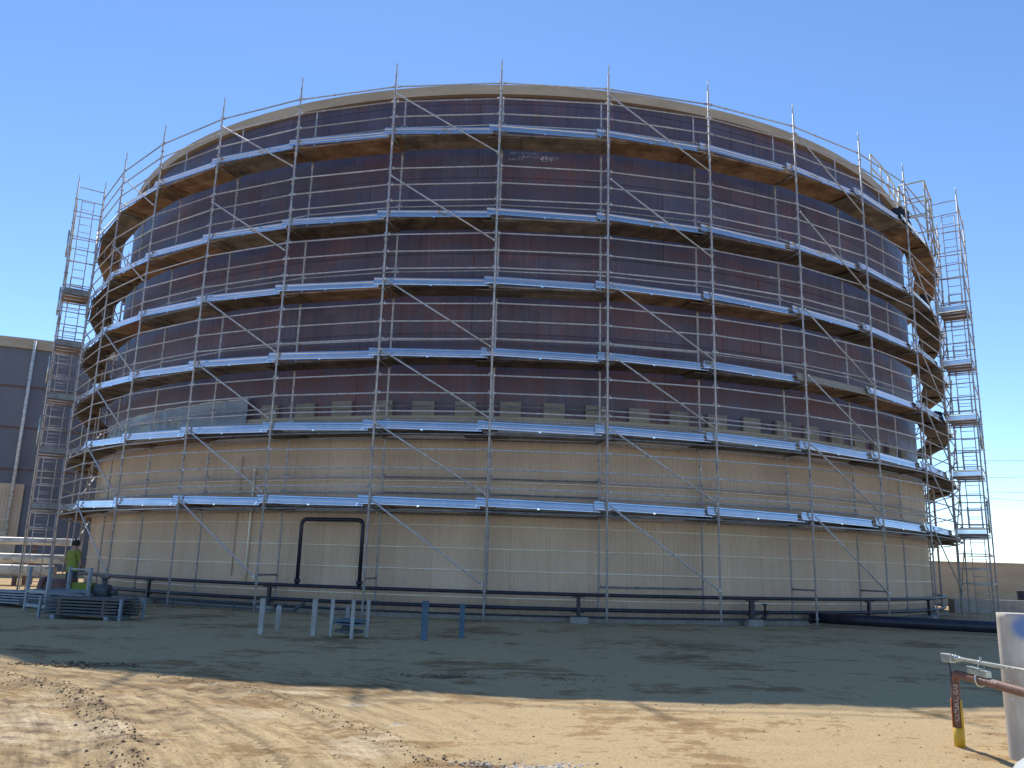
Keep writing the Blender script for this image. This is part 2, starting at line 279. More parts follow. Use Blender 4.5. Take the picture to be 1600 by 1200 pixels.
# ------------------------------------------------------------------ mesh helpers
class MB:
    def __init__(s): s.v = []; s.f = []; s.uv = None
    def add(s, vs, fs):
        o = len(s.v); s.v += [tuple(v) for v in vs]; s.f += [tuple(i+o for i in f) for f in fs]
    def merge(s, o): s.add(o.v, o.f)
    def frame(s, d):
        d = d.normalized(); a = Vector((0,0,1)) if abs(d.z) < 0.95 else Vector((1,0,0))
        x = d.cross(a).normalized(); return x, x.cross(d).normalized()
    def tube(s, p0, p1, r, n=8, r1=None, cap=True):
        p0, p1 = Vector(p0), Vector(p1); x, y = s.frame(p1-p0); r1 = r if r1 is None else r1
        vs = []
        for p, q in ((p0, r), (p1, r1)):
            for k in range(n):
                t = 2*math.pi*k/n; vs.append(p + x*math.cos(t)*q + y*math.sin(t)*q)
        fs = [(k, (k+1) % n, n+(k+1) % n, n+k) for k in range(n)]
        if cap: fs += [tuple(range(n))[::-1], tuple(range(n, 2*n))]
        s.add(vs, fs)
    def path(s, pts, r, n=10, closed=False):
        pts = [Vector(p) for p in pts]; m = len(pts); vs = []; px = None
        for i, p in enumerate(pts):
            d = (pts[min(i+1, m-1)] - pts[max(i-1, 0)]).normalized()
            if px is None: x, y = s.frame(d)
            else:
                x = (px - d*px.dot(d)).normalized(); y = x.cross(d).normalized()
            px = x
            rr = r[i] if isinstance(r, (list, tuple)) else r
            for k in range(n):
                t = 2*math.pi*k/n; vs.append(p + x*math.cos(t)*rr + y*math.sin(t)*rr)
        fs = []
        for i in range(m-1):
            for k in range(n): fs.append((i*n+k, i*n+(k+1) % n, (i+1)*n+(k+1) % n, (i+1)*n+k))
        fs += [tuple(range(n))[::-1], tuple(range((m-1)*n, m*n))]
        s.add(vs, fs)
    def box(s, c, ex, ey, ez):
        """c centre; ex, ey, ez half-extent vectors"""
        c, ex, ey, ez = Vector(c), Vector(ex), Vector(ey), Vector(ez)
        vs = [c + ex*a + ey*b + ez*d for a in (-1,1) for b in (-1,1) for d in (-1,1)]
        s.add(vs, [(0,1,3,2),(4,6,7,5),(0,4,5,1),(2,3,7,6),(0,2,6,4),(1,5,7,3)])
    def prism(s, prof, p0, p1, out, upv=Vector((0,0,1))):
        """extrude the profile [(out, up)] from p0 to p1"""
        p0, p1 = Vector(p0), Vector(p1); n = len(prof)
        vs = [p0 + out*a + upv*b for a, b in prof] + [p1 + out*a + upv*b for a, b in prof]
        fs = [(k, (k+1) % n, n+(k+1) % n, n+k) for k in range(n)] + [tuple(range(n))[::-1], tuple(range(n, 2*n))]
        s.add(vs, fs)
    def lathe(s, c, prof, n=16, axis='z'):
        vs = []; c = Vector(c)
        for r, z in prof:
            for k in range(n):
                t = 2*math.pi*k/n; vs.append(c + Vector((r*math.cos(t), r*math.sin(t), z)))
        m = len(prof); fs = []
        for i in range(m-1):
            for k in range(n): fs.append((i*n+k, i*n+(k+1) % n, (i+1)*n+(k+1) % n, (i+1)*n+k))
        fs += [tuple(range(n))[::-1], tuple(range((m-1)*n, m*n))]
        s.add(vs, fs)
    def build(s, name, mat, parent=None, smooth=False, bevel=0.0, origin=None):
        me = bpy.data.meshes.new(name)
        o0 = Vector(origin) if origin is not None else Vector((0,0,0))
        me.from_pydata([tuple(Vector(v)-o0) for v in s.v], [], s.f)
        me.materials.append(MAT[mat] if isinstance(mat, str) else mat)
        if smooth:
            me.polygons.foreach_set('use_smooth', [len(p.vertices) <= 4 for p in me.polygons])
        me.update()
        o = bpy.data.objects.new(name, me); COL.objects.link(o)
        if bevel:
            b = o.modifiers.new('bevel', 'BEVEL'); b.width = bevel; b.segments = 2; b.limit_method = 'ANGLE'
        if parent is not None:
            o.parent = parent
            o.location = o0 - parent_world(parent)
        else: o.location = o0
        return o
def parent_world(p):
    v = Vector((0,0,0))
    while p is not None: v += p.location; p = p.parent
    return v
def tag(o, label=None, cat=None, group=None, kind=None):
    if label: o['label'] = label
    if cat: o['category'] = cat
    if group: o['group'] = group
    if kind: o['kind'] = kind
    return o
def empty(name, loc=(0,0,0)):
    o = bpy.data.objects.new(name, None); o.location = loc; o.empty_display_size = 0.3; COL.objects.link(o); return o

# ------------------------------------------------------------------ ground
def vnoise(x, y, seed=0):
    xi = np.floor(x).astype(np.int64); yi = np.floor(y).astype(np.int64); xf = x-xi; yf = y-yi
    def h(a, b):
        q = (a*374761393 + b*668265263 + seed*144269) & 0xffffffff
        q = ((q ^ (q >> 13))*1274126177) & 0xffffffff
        return ((q ^ (q >> 16)) & 0xffff)/65535.0
    u = xf*xf*(3-2*xf); v = yf*yf*(3-2*yf)
    return (h(xi,yi)*(1-u)+h(xi+1,yi)*u)*(1-v)+(h(xi,yi+1)*(1-u)+h(xi+1,yi+1)*u)*v
def fbm(x, y, o=4, seed=0):
    s = 0; a = 0.5
    for k in range(o): s = s + a*(vnoise(x*2**k, y*2**k, seed+k)-0.5); a *= 0.5
    return s
def polyd(X, Y, pts):
    best = np.full(X.shape, 1e9); side = np.zeros(X.shape)
    for (x0,y0),(x1,y1) in zip(pts[:-1], pts[1:]):
        dx, dy = x1-x0, y1-y0; L2 = dx*dx+dy*dy
        t = np.clip(((X-x0)*dx+(Y-y0)*dy)/L2, 0, 1)
        qx, qy = X-(x0+t*dx), Y-(y0+t*dy); d = np.hypot(qx, qy)
        m = d < best; best[m] = d[m]; side[m] = np.sign(qx*dy-qy*dx)[m]
    return best, side
TRACK_A = [(-8.6,11.2),(-6.2,10.6),(-4.59,9.42),(-3.33,7.6),(-2.48,6.1),(-1.9,4.5)]
TRACK_B = [(-6.2,12.0),(-4.4,10.9),(-2.77,9.8),(-1.8,8.68),(-0.92,7.27),(-0.6,6.6),(-0.1,5.0)]
def height_fn(X, Y):
    fade = np.clip((30-np.hypot(X, Y-8))/8, 0, 1)
    H = fbm(X*0.35, Y*0.35, 3, 1)*0.10 + fbm(X*1.6, Y*1.6, 4, 5)*0.035 + fbm(X*6, Y*6, 3, 9)*0.014
    for tr, s in ((TRACK_A, 1.0), (TRACK_B, 0.6)):
        d, sd = polyd(X, Y, tr)
        d2 = np.abs(d*sd - 0.32)
        H = H - 0.03*s*np.exp(-(d2/0.22)**2)*(1+0.4*np.sin((X*0.6+Y)*40))
        H = H + 0.020*s*np.exp(-(d/0.13)**2)*(0.4+1.6*vnoise(X*14, Y*14, 3))
    m = np.clip(vnoise(X*0.9, Y*0.9, 31)*2.4-1.1, 0, 1)*np.clip((0.3-X)/1.0, 0, 1)*np.clip((11.5-Y)/1.0, 0, 1)
    H = H + 0.012*m*np.sin((X*0.93+Y*0.42)*26 + 2.5*vnoise(X*2, Y*2, 8))
    H = H + 0.010*np.clip(vnoise(X*11, Y*11, 17)-0.62, 0, 1)*2.2*np.clip((12-Y)/3, 0, 1)
    return H*fade - 0.012
def build_ground():
    dense_x = np.arange(-13, 13.001, 0.055); dense_y = np.concatenate([np.arange(3.0, 14.0, 0.045), np.arange(14.0, 25.0, 0.10)])
    far = np.array([0.2,0.6,1.2,2.2,4,7,12,20,35,60,110,220,450,900,1800,3500])
    xs = np.concatenate([dense_x[0]-far[::-1], dense_x, dense_x[-1]+far])
    ys = np.concatenate([dense_y[0]-far[::-1], dense_y, dense_y[-1]+far])
    X, Y = np.meshgrid(xs, ys)
    Z = height_fn(X, Y)
    nx, ny = len(xs), len(ys)
    co = np.stack([X, Y, Z], -1).reshape(-1, 3).astype(np.float32)
    i = np.arange(nx-1)[None, :] + np.arange(ny-1)[:, None]*nx
    F = np.stack([i, i+1, i+1+nx, i+nx], -1).reshape(-1, 4)
    me = bpy.data.meshes.new('ground')
    me.vertices.add(len(co)); me.vertices.foreach_set('co', co.ravel())
    me.loops.add(F.size); me.loops.foreach_set('vertex_index', F.ravel().astype(np.int32))
    me.polygons.add(len(F)); me.polygons.foreach_set('loop_start', np.arange(0, F.size, 4, dtype=np.int32))
    me.polygons.foreach_set('loop_total', np.full(len(F), 4, dtype=np.int32))
    me.polygons.foreach_set('use_smooth', np.ones(len(F), dtype=bool))
    damp = np.zeros(X.shape); pale = np.zeros(X.shape)
    def blob(T, x, y, a, b, v):
        T[:] = np.maximum(T, v*np.exp(-(((X-x)/a)**2+((Y-y)/b)**2)**1.5))
    for x, y, a, b, v in [(-0.75,11.3,.42,.22,.95),(0.74,11.3,.28,.17,.75),(1.5,11.0,.35,.07,.4),(-5.6,11.6,.5,.18,.8),(-6.9,12.9,.9,.35,.8),(-5.8,13.6,1.4,.7,.55),(-8.5,13.6,1.6,.6,.6),
                          (-2.2,8.9,.5,.3,.45),(-2.0,7.6,.55,.5,.4),(-4.8,7.2,.5,.9,.5),(-4.3,6.6,.5,.7,.5),(-1.0,12.6,1.2,.25,.45),(-0.1,6.5,.3,.08,.9),(0.35,6.55,.1,.06,.7),(1.9,6.3,.7,.3,.3)]:
        blob(damp, x, y, a, b, v)
    dA, sA = polyd(X, Y, TRACK_A); dB, sB = polyd(X, Y, TRACK_B)
    damp = np.maximum(damp, 0.6*np.exp(-(dA/0.14)**2)); damp = np.maximum(damp, 0.6*np.exp(-(dB/0.10)**2))
    damp = np.maximum(damp, 0.45*np.exp(-((dA*sA+0.45)/0.35)**2))
    damp = np.maximum(damp, 0.30*np.exp(-((dB*sB-0.35)/0.4)**2)*(Y < 11))
    for x, y, a, b, v in [(-1.1,7.3,.55,.9,.7),(-1.7,8.0,.5,.5,.6),(-2.6,8.6,.5,.4,.6),(-1.5,9.05,.22,.1,1.0),(-0.95,8.0,.1,.08,1.0),(-3.9,10.1,1.2,.35,.6),(-5.2,8.9,.7,.5,.5),(1.6,9.2,1.8,.7,.35),(0.25,6.52,.35,.06,1.0),(3.3,8.4,1.2,.6,.3),(-3.2,6.3,.3,.5,.4),(-6.2,9.5,1,.5,.5)]:
        blob(pale, x, y, a, b, v)
    left = np.clip((-0.2-X*1.0)/2.5, 0, 1)*np.clip((12.5-Y)/2.5, 0, 1)
    damp = np.maximum(damp, left*(0.42+0.55*(fbm(X*4.1-Y*2.2, Y*5.0+X*3.0, 4, 91)+0.1)+0.30*(fbm(X*1.3+Y*0.6, Y*1.9-X*1.2, 4, 51)+0.5)))
    pale = np.maximum(pale, left*np.clip((fbm(X*0.9, Y*1.3, 3, 77)+0.12)*2.6, 0, 0.85))
    trk = np.where(dA*1.0 < dB, dA*sA, dB*sB)
    trm = np.clip((0.4-X)/1.5, 0, 1)*np.clip((13-Y)/2, 0, 1)
    for nme, T in (('damp', damp), ('pale', pale), ('trk', trk), ('trm', trm)):
        at = me.attributes.new(nme, 'FLOAT', 'POINT'); at.data.foreach_set('value', T.ravel().astype(np.float32))
    me.materials.append(MAT['ground']); me.update(calc_edges=True)
    o = bpy.data.objects.new('ground', me); COL.objects.link(o)
    tag(o, 'dry tan dirt yard with tyre tracks and damp patches', 'ground', kind='structure')
build_ground()
def gz(x, y): return float(height_fn(np.array([x]), np.array([y]))[0])

# far low hills on the horizon
def hills():
    mb = MB(); R = 900; n = 120
    vs = []
    for k in range(n+1):
        a = math.radians(-60 + 120*k/n); h = 14 + 5*noise.noise(Vector((k*0.11, 0, 0))) + 2*noise.noise(Vector((k*0.6, 3, 0)))
        vs += [(R*math.sin(a), R*math.cos(a), -1), ((R+60)*math.sin(a), (R+60)*math.cos(a), h), ((R+260)*math.sin(a), (R+260)*math.cos(a), h*0.9)]
    mb.add(vs, [(3*k, 3*k+3, 3*k+4, 3*k+1) for k in range(n)] + [(3*k+1, 3*k+4, 3*k+5, 3*k+2) for k in range(n)])
    tag(mb.build('hills', 'hill', smooth=True), 'pale hazy low hills along the far horizon', 'hills', kind='structure')
hills()

# ------------------------------------------------------------------ tanks
def cyl_strip(name, R, z0, z1, mat, parent, cx, cy, a0=-math.pi, a1=math.pi, nseg=360, rib=0.0, pitch=0.076, smooth=True, solid=0.0):
    """curved wall with UVs in metres (u along the wall, v = height)"""
    vs, uv = [], []
    if rib:
        nr = int((a1-a0)*R/pitch); prof = [(0.0,0.0),(0.18,0.0),(0.32,rib),(0.68,rib),(0.82,0.0)]
        cols = [(a0+(k+f)*(a1-a0)/nr, h) for k in range(nr) for f, h in prof]
    else: cols = [(a0+(a1-a0)*k/nseg, 0) for k in range(nseg+1)]
    for a, h in cols:
        for z in (z0, z1):
            vs.append((cx+(R+h)*math.sin(a), cy-(R+h)*math.cos(a), z)); uv.append((a*R, z))
    fs = [(2*k, 2*k+2, 2*k+3, 2*k+1) for k in range(len(cols)-1)]
    if solid:
        o = len(vs); m = len(cols)
        for a, h in cols:
            for z in (z0, z1): vs.append((cx+(R-solid)*math.sin(a), cy-(R-solid)*math.cos(a), z)); uv.append((a*R, z))
        for k in range(m-1):
            fs += [(o+2*k+1, o+2*k+3, o+2*k+2, o+2*k), (2*k+1, 2*k+3, o+2*k+3, o+2*k+1), (2*k+2, 2*k, o+2*k, o+2*k+2)]
        fs += [(0, 1, o+1, o), (2*m-1, 2*m-2, o+2*m-2, o+2*m-1)]
    me = bpy.data.meshes.new(name); P = parent_world(parent)
    me.from_pydata([(v[0]-P.x, v[1]-P.y, v[2]-P.z) for v in vs], [], fs)
    l = me.uv_layers.new(name='UVMap'); idx = np.empty(len(me.loops), dtype=np.int32); me.loops.foreach_get('vertex_index', idx)
    l.data.foreach_set('uv', np.array(uv, dtype=np.float32)[idx].ravel())
    me.materials.append(MAT[mat]); me.polygons.foreach_set('use_smooth', [smooth and not rib and not solid]*len(me.polygons))
    o = bpy.data.objects.new(name, me); COL.objects.link(o); o.parent = parent
    return o

tank = tag(empty('storage_tank', (CX, CY, 0)), 'huge round purple-brown steel tank wrapped in scaffolding, ribbed beige cladding round its base', 'tank')
cyl_strip('shell', RT, 5.3, 15.42, 'shell', tank, CX, CY)
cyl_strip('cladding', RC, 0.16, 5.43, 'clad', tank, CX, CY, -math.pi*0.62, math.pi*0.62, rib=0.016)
cyl_strip('cladding_cap', RC+0.03, 5.36, 5.45, 'beige', tank, CX, CY, -math.pi*0.62, math.pi*0.62, 240, solid=0.16)
cyl_strip('foundation', RC+0.22, -0.3, 0.155, 'concrete', tank, CX, CY, nseg=240, solid=1.0)
cyl_strip('rim_fascia', RT+0.16, 15.39, 15.70, 'beige', tank, CX, CY, nseg=300, solid=0.22)
mb = MB(); n = 200
mb.add([ring(RT+0.10, 2*math.pi*k/n, 15.66) for k in range(n)] + [Vector((CX, CY, 16.3))], [(k, (k+1) % n, n) for k in range(n)])
mb.build('roof', 'beige', tank, smooth=True)
for z in (0.56, 1.26, 1.83, 2.43, 3.62):
    mb = MB(); mb.path([ring(RC+0.030+(0.004 if k % 5 else 0), -1.7+3.4*k/260, z) for k in range(261)], 0.0165, 8); mb.build('band', 'band', tank, smooth=True)
# alternating boards of insulation standing on the cladding
k = 0
for k in range(-10, 19):
    a0 = -0.3593 + k*0.0672 + random.uniform(-.0015,.0015)
    if a0 < -0.47 or a0 > 0.98: continue
    a1 = a0+0.0335+random.uniform(-.002,.002)
    cyl_strip('insulation_board', RC-0.01, 5.46, 5.87+random.uniform(-.015,.02), 'block', tank, CX, CY, a0, a1, 3, solid=0.10)
# standpipe on the cladding
mb = MB(); a = -0.4244
mb.tube(ring(RC+0.07, a, 0.75), ring(RC+0.07, a, 3.87), 0.032, 10); mb.tube(ring(RC+0.07, a, 3.87), ring(RC+0.07, a, 3.99), 0.045, 10)
for z in (1.5, 2.4, 3.3): mb.box(ring(RC+0.04, a, z), (0.06,0,0), (0,0.05,0), (0,0,0.015))
mb.build('vent_pipe', 'band', tank, smooth=True)
mb = MB(); a = -0.4305-0.022
mb.tube(ring(RC+0.06, a, 0.9), ring(RC+0.06, a, 4.35), 0.014, 8)
mb.build('drain_tube', 'beige', tank, smooth=True)
# roof handrail with platform frame on the right
mb = MB()
angs = [0.80, 0.86, 0.92, 0.98, 1.04, 1.10, 1.16]
for a in angs: mb.tube(ring(RT+0.05, a, 15.6), ring(RT+0.05, a, 16.8), 0.028)
for z in (16.8, 16.25):
    for p, q in zip(angs[:-1], angs[1:]): mb.tube(ring(RT+0.05, p, z), ring(RT+0.05, q, z), 0.028)
mb.build('handrail', 'rail_paint', tank, smooth=True)
mb = MB()                                                    # framed landing bracketed off the rim
for a in (0.93, 1.03):
    for R in (RT+0.35, RT+1.25):
        mb.tube(ring(R, a, 13.9), ring(R, a, 16.35), 0.035)
    for z in (16.35, 15.7, 15.0): mb.tube(ring(RT+0.35, a, z), ring(RT+1.25, a, z), 0.03)
for R in (RT+0.35, RT+1.25):
    for z in (16.35, 15.7): mb.tube(ring(R, 0.93, z), ring(R, 1.03, z), 0.03)
mb.build('landing_frame', 'rail_paint', tank, smooth=True)
# writing chalked on the plates
def writing(lines, a_left, parent, name='chalk_writing'):
    mb = MB()
    for txt, da, z, size in lines:
        cu = bpy.data.curves.new('t', 'FONT'); cu.body = txt; cu.size = size; cu.shear = 0.15; cu.space_character = 1.05
        ob = bpy.data.objects.new('t', cu); me = bpy.data.meshes.new_from_object(ob)
        vs = []
        for v in me.vertices:
            a = a_left + (da + v.co.x)/RT; vs.append(ring(RT+0.006, a, z+v.co.y))
        mb.add(vs, [tuple(p.vertices) for p in me.polygons])
        bpy.data.objects.remove(ob); bpy.data.curves.remove(cu); bpy.data.meshes.remove(me)
    return mb.build(name, 'chalk', parent)
writing([('WORKS 41485 THK WIDEST A 516 GR70', 0.0, 13.62, 0.12), ('HEAT NO 7134 PLT 2', 0.02, 13.49, 0.10),
         ('JOB 870 COURSE 6 TOP', 0.32, 13.37, 0.11), ('SLAB 4 1-B', 0.0, 13.29, 0.09), ('454', 0.94, 13.27, 0.25)], -0.022, tank)
writing([('HEAT 7140 A 516', 0.0, 13.95, 0.15), ('PLT 3 GR70', 0.1, 13.74, 0.13), ('COURSE 6', 0.3, 13.50, 0.18)], 0.715, tank)

# second tank behind on the left
T2 = Vector((-40.3, 71.8, 0)); R2 = 18.1
t2 = tag(empty('storage_tank', T2), 'dark slate-blue steel tank standing further back on the left, white pipe down its side', 'tank')
def ring2(R, a, z): return Vector((T2.x+R*math.sin(a), T2.y-R*math.cos(a), z))
cyl_strip('shell', R2, 0.1, 15.3, 'slate', t2, T2.x, T2.y, nseg=200)
cyl_strip('rim_fascia', R2+0.22, 14.95, 15.66, 'beige', t2, T2.x, T2.y, nseg=200, solid=0.3)
for z in (12.3, 9.5, 6.7): cyl_strip('seam', R2+0.03, z-0.07, z+0.07, 'rust_pipe', t2, T2.x, T2.y, nseg=200, solid=0.02)
az_edge = math.radians(-30.17)
def ang2(az):           # tank-2 angle met by a sight line of that azimuth
    d = Vector((math.sin(az), math.cos(az))); b = d.dot(Vector((T2.x, T2.y))); c = T2.x**2+T2.y**2-R2**2
    t = b-math.sqrt(b*b-c); p = d*t; return math.atan2(p.x-T2.x, -(p.y-T2.y))
ae = ang2(az_edge)
cyl_strip('cladding', R2+0.16, 0.1, 5.75, 'clad', t2, T2.x, T2.y, -1.7, ae, rib=0.02, pitch=0.2)
for z in (1.4, 2.5, 3.4): cyl_strip('band', R2+0.2, z-0.02, z+0.02, 'band', t2, T2.x, T2.y, -1.7, ae-0.04, 80, solid=0.01)
av = ang2(math.radians(-30.77)); mb = MB(); mb.tube(ring2(R2+0.35, av, 2.0), ring2(R2+0.35, av, 15.5), 0.10)
mb.build('downpipe', 'lagging', t2, smooth=True)

# ------------------------------------------------------------------ plastic sheet over the boards on the left
def tarp():
    nu, nv = 110, 8; vs = []
    for i in range(nu+1):
        u = i/nu; a = -0.96 + u*(0.96-0.4514)
        top = 5.95 + 0.13*u + 0.04*noise.noise(Vector((u*14, 0, 0))) + (0 if u < .97 else 0.04)
        for j in range(nv+1):
            v = j/nv; z = 5.20 + (top-5.20)*v
            r = RC+0.09 + 0.05*noise.noise(Vector((u*26, v*2.2, 1))) + 0.03*noise.noise(Vector((u*70, v*5, 4)))
            vs.append(ring(r, a, z))
    fs = [(i*(nv+1)+j, (i+1)*(nv+1)+j, (i+1)*(nv+1)+j+1, i*(nv+1)+j+1) for i in range(nu) for j in range(nv)]
    mb = MB(); mb.add(vs, fs); root = mb.build('plastic_sheet', 'tarp', smooth=True)
    tag(root, 'milky grey plastic sheeting taped round the left of the tank above the beige cladding', 'plastic sheet')
    mb = MB(); mb.path([vs[i*(nv+1)+nv] for i in range(0, nu+1, 2)], 0.018, 6); mb.build('taped_edge', 'lagging', root, smooth=True)
tarp()

# ------------------------------------------------------------------ scaffold
N = 11
scaf = tag(empty('scaffold', (CX, CY, 0)), 'galvanised tube scaffold of six decked lifts curving round the big tank', 'scaffold')
Z_PLATFORM = [z for z in LZ]
def rails(L):
    z = LZ[L]; return [z+0.38, z+0.88, z+1.38] if L < 5 else [z+0.45, z+0.93, z+1.42]
def add_parts(name, items, mat, smooth=True, cap=100, sub=None):
    """items: (MB, priority, material or None). The first `cap` become parts of their own, the rest one part."""
    items = sorted(items, key=lambda q: q[1]); out = []
    for m_, pr, mm in items[:cap]:
        out.append(m_.build(name, mm or mat, scaf, smooth=smooth))
    if len(items) > cap:
        rest = MB()
        for m_, pr, mm in items[cap:]: rest.merge(m_)
        tag(rest.build(name, mat, scaf, smooth=smooth), kind='stuff')
    return out
def prio(p): return (Vector(p)-Vector((0,0,EYE))).length
# standards
for R, top in ((RO, Z_TIP), (RI, 15.1)):
    for i in range(-N, N+1):
        p = ring(R, A(i)); mb = MB()
        dx, dy = random.uniform(-.012,.012), random.uniform(-.012,.012)
        q = lambda z: Vector((p.x+dx*z/7.5, p.y+dy*z/7.5, z))
        g0 = gz(p.x, p.y) if R == RO else 0.155
        mb.tube(q(g0+0.10), q(top-0.32), 0.0285, 8)
        mb.tube(q(top-0.34), q(top), 0.019, 8)
        z = 0.75
        while z < top-0.5:
            mb.tube(q(z-0.006), q(z+0.006), 0.062, 8); z += 0.5
        for z in (4.2, 7.2, 10.2, 13.2): mb.tube(q(z-0.1), q(z+0.1), 0.034, 8)     # spigot sleeves
        st = mb.build('standard', 'galv', scaf, smooth=True)
        bp = MB(); bp.tube(q(g0+0.02), q(g0+0.34), 0.019, 8); bp.tube(q(g0+0.24), q(g0+0.28), 0.05, 8)
        rad = (ring(1, A(i))-ring(0, A(i))); tan = Vector((-rad.y, rad.x, 0))
        bp.box(q(g0+0.015), rad*0.075, tan*0.075, (0,0,0.005)); 
        bp.build('base_jack', 'galv_dark', st)
        if R == RO:
            sp = MB(); sp.box(q(g0-0.012), rad*0.13, tan*(0.26+random.uniform(-.03,.05)), (0,0,0.022)); sp.build('sole_board', 'ply', st)
# ledgers
led = []
def ledger(R, i, z, mat=None, r=0.0215, jit=0.012):
    a, b = ring(R, A(i), z+random.uniform(-jit, jit)), ring(R, A(i+1), z+random.uniform(-jit, jit)); m_ = MB()
    d = (b-a).normalized()
    m_.tube(a+d*0.05, b-d*0.05, r, 8)
    for e, s in ((a, 1), (b, -1)):
        m_.tube(e+d*s*0.035, e+d*s*0.12, 0.032, 6)
        m_.box(e+d*s*0.06+Vector((0,0,0.03)), d*0.006, d.cross(Vector((0,0,1)))*0.012, (0,0,0.055))
    if random.random() < 0.3:
        t0 = random.uniform(.15,.8); c0 = a+(b-a)*t0; m_.tube(c0, c0+d*random.uniform(.03,.12), r+0.006, 8)
    mid = (a+b)/2
    return (m_, prio(mid)-(2.0 if R == RO else 0), mat)
for i in range(-N, N):
    for L in range(6):
        for z in rails(L): led.append(ledger(RO, i, z))
        if L < 2: led.append(ledger(RO, i, LZ[L]-0.22, 'galv_dark'))
        if L >= 1: led.append(ledger(RI, i, LZ[L]+(0.60 if L > 1 else 0.30)))
        if L < 2: led.append(ledger(RI, i, LZ[L]-0.24, 'galv_dark'))
    led.append(ledger(RI, i, LZ[0]+0.72, 'galv_dark')); led.append(ledger(RI, i, LZ[0]+0.30, 'galv_dark'))
    led.append(ledger(RI, i, LZ[1]+0.70, 'galv_dark'))
led.append(ledger(RI, 1, 0.93, 'galv_dark', 0.026))
add_parts('ledger', led, 'galv')
# transoms
tr = []
def transom(i, z):
    a, b = ring(RO, A(i), z), ring(RI, A(i), z); m_ = MB(); d = (b-a).normalized()
    m_.tube(a+d*0.04, b-d*0.04, 0.0235, 8)
    for e, s in ((a, 1), (b, -1)): m_.tube(e+d*s*0.035, e+d*s*0.10, 0.034, 6)
    return (m_, prio(a), 'galv_dark')
for i in range(-N, N+1):
    for L in range(6): tr.append(transom(i, LZ[L]-0.20))
for i in (-2, -1, 3, 4): tr.append(transom(i, 0.98))
add_parts('transom', tr, 'galv_dark')
# diagonal braces: every other bay, each falling one lift to the right
for i in (-11, -9, -7, -5, -3, -1, 1, 3, 5, 7, 9):
    for zt_, zb_ in ((14.73,12.80),(12.14,10.15),(9.05,7.12),(7.05,5.20),(5.02,3.18)):
        m_ = MB(); o_ = 0.055
        m_.tube(ring(RO+o_, A(i)+0.003, zt_), ring(RO+o_, A(i+1)-0.003, zb_), 0.0235, 8)
        for a, z in ((A(i)+0.003, zt_), (A(i+1)-0.003, zb_)):
            m_.tube(ring(RO+o_-0.05, a, z), ring(RO+o_+0.03, a, z), 0.03, 6)
        m_.build('diagonal_brace', 'galv', scaf, smooth=True)
    m_ = MB(); m_.tube(ring(RO+0.055, A(i)+0.003, LZ[0]+0.03), ring(RO+0.055, A(i+1)-0.003, 0.93), 0.0235, 8)
    m_.tube(ring(RO, A(i+1)-0.003, 0.93), ring(RO+0.09, A(i+1)-0.003, 0.93), 0.035, 6)
    m_.build('diagonal_brace', 'galv', scaf, smooth=True)
# decks and toe boards
decks, toes = [], []
TOE = [(0,0.012),(0.006,0.0),(0.036,0.0),(0.038,0.014),(0.024,0.030),(0.022,0.084),(0.031,0.092),(0.031,0.104),(0.022,0.112),(0.020,0.168),(0.032,0.184),(0.034,0.212),(0.026,0.232),(0.0,0.236),(-0.004,0.236),(-0.004,0.012)]
for L in range(6):
    for i in range(-N, N):
        a, b = ring(RO, A(i)), ring(RO, A(i+1)); d = (b-a).normalized(); out = Vector((d.y, -d.x, 0))
        z = LZ[L]
        m_ = MB()
        lift = 0.028 if i % 2 else -0.02
        npl = 4; wpl = 0.205
        for k in range(npl):
            off = -0.11 - wpl/2 - k*(wpl+0.006)
            e0 = -0.16 + random.uniform(-.06,.06)+0.04*k; e1 = 0.16 + random.uniform(-.06,.06)-0.04*k
            s0 = a + d*e0 + out*off + Vector((0,0,z-0.125+lift)); s1 = b + d*e1 + out*off + Vector((0,0,z-0.125+lift+random.uniform(-.006,.006)))
            c = (s0+s1)/2
            m_.box(c, (s1-s0)/2, out*(wpl/2), (0,0,0.021))
        # short closing board under the joint at the post
        am = A(i); rad = ring(1, am)-ring(0, am); tn = Vector((-rad.y, rad.x, 0))
        m_.box(ring(RO-0.50, am, z-0.175+lift)+tn*random.uniform(-.15,.15), tn*random.uniform(.42,.62), rad*random.uniform(.30,.36), (0,0,0.012))
        decks.append((m_, prio((a+b)/2+Vector((0,0,z))), random.choice(['ply','ply','ply_grey'] if L == 5 else ['ply','ply_dark','ply_dark','ply_grey','ply_dark'])))
        m_ = MB()
        e0 = -0.30 + random.uniform(-.04,.04); e1 = -0.18 + random.uniform(-.05,.05)
        s0 = a + d*e0 - out*0.055 + Vector((0,0,z-0.115+0.045)); s1 = b + d*e1 - out*0.10 + Vector((0,0,z-0.115-0.02))
        m_.prism(TOE, s0, s1, out, (Vector((0,0,1))-out*0.22).normalized())
        for t_, sg in ((0.02, 1), (0.06, -1)):
            h = s0 + d*t_; m_.tube(h+out*0.02+Vector((0,0,0.03)), h+out*0.06-d*0.05*sg-Vector((0,0,0.07)), 0.009, 5)
        m_.box((s0+s1)/2+out*0.02+Vector((0,0,-0.005)), d*0.03, out*0.02, (0,0,0.018))
        toes.append((m_, prio((a+b)/2+Vector((0,0,z))), 'toe_dirty' if (L, i) == (2, 3) else None))
add_parts('deck', decks, 'ply', smooth=False)
add_parts('toe_board', toes, 'toe', smooth=False)

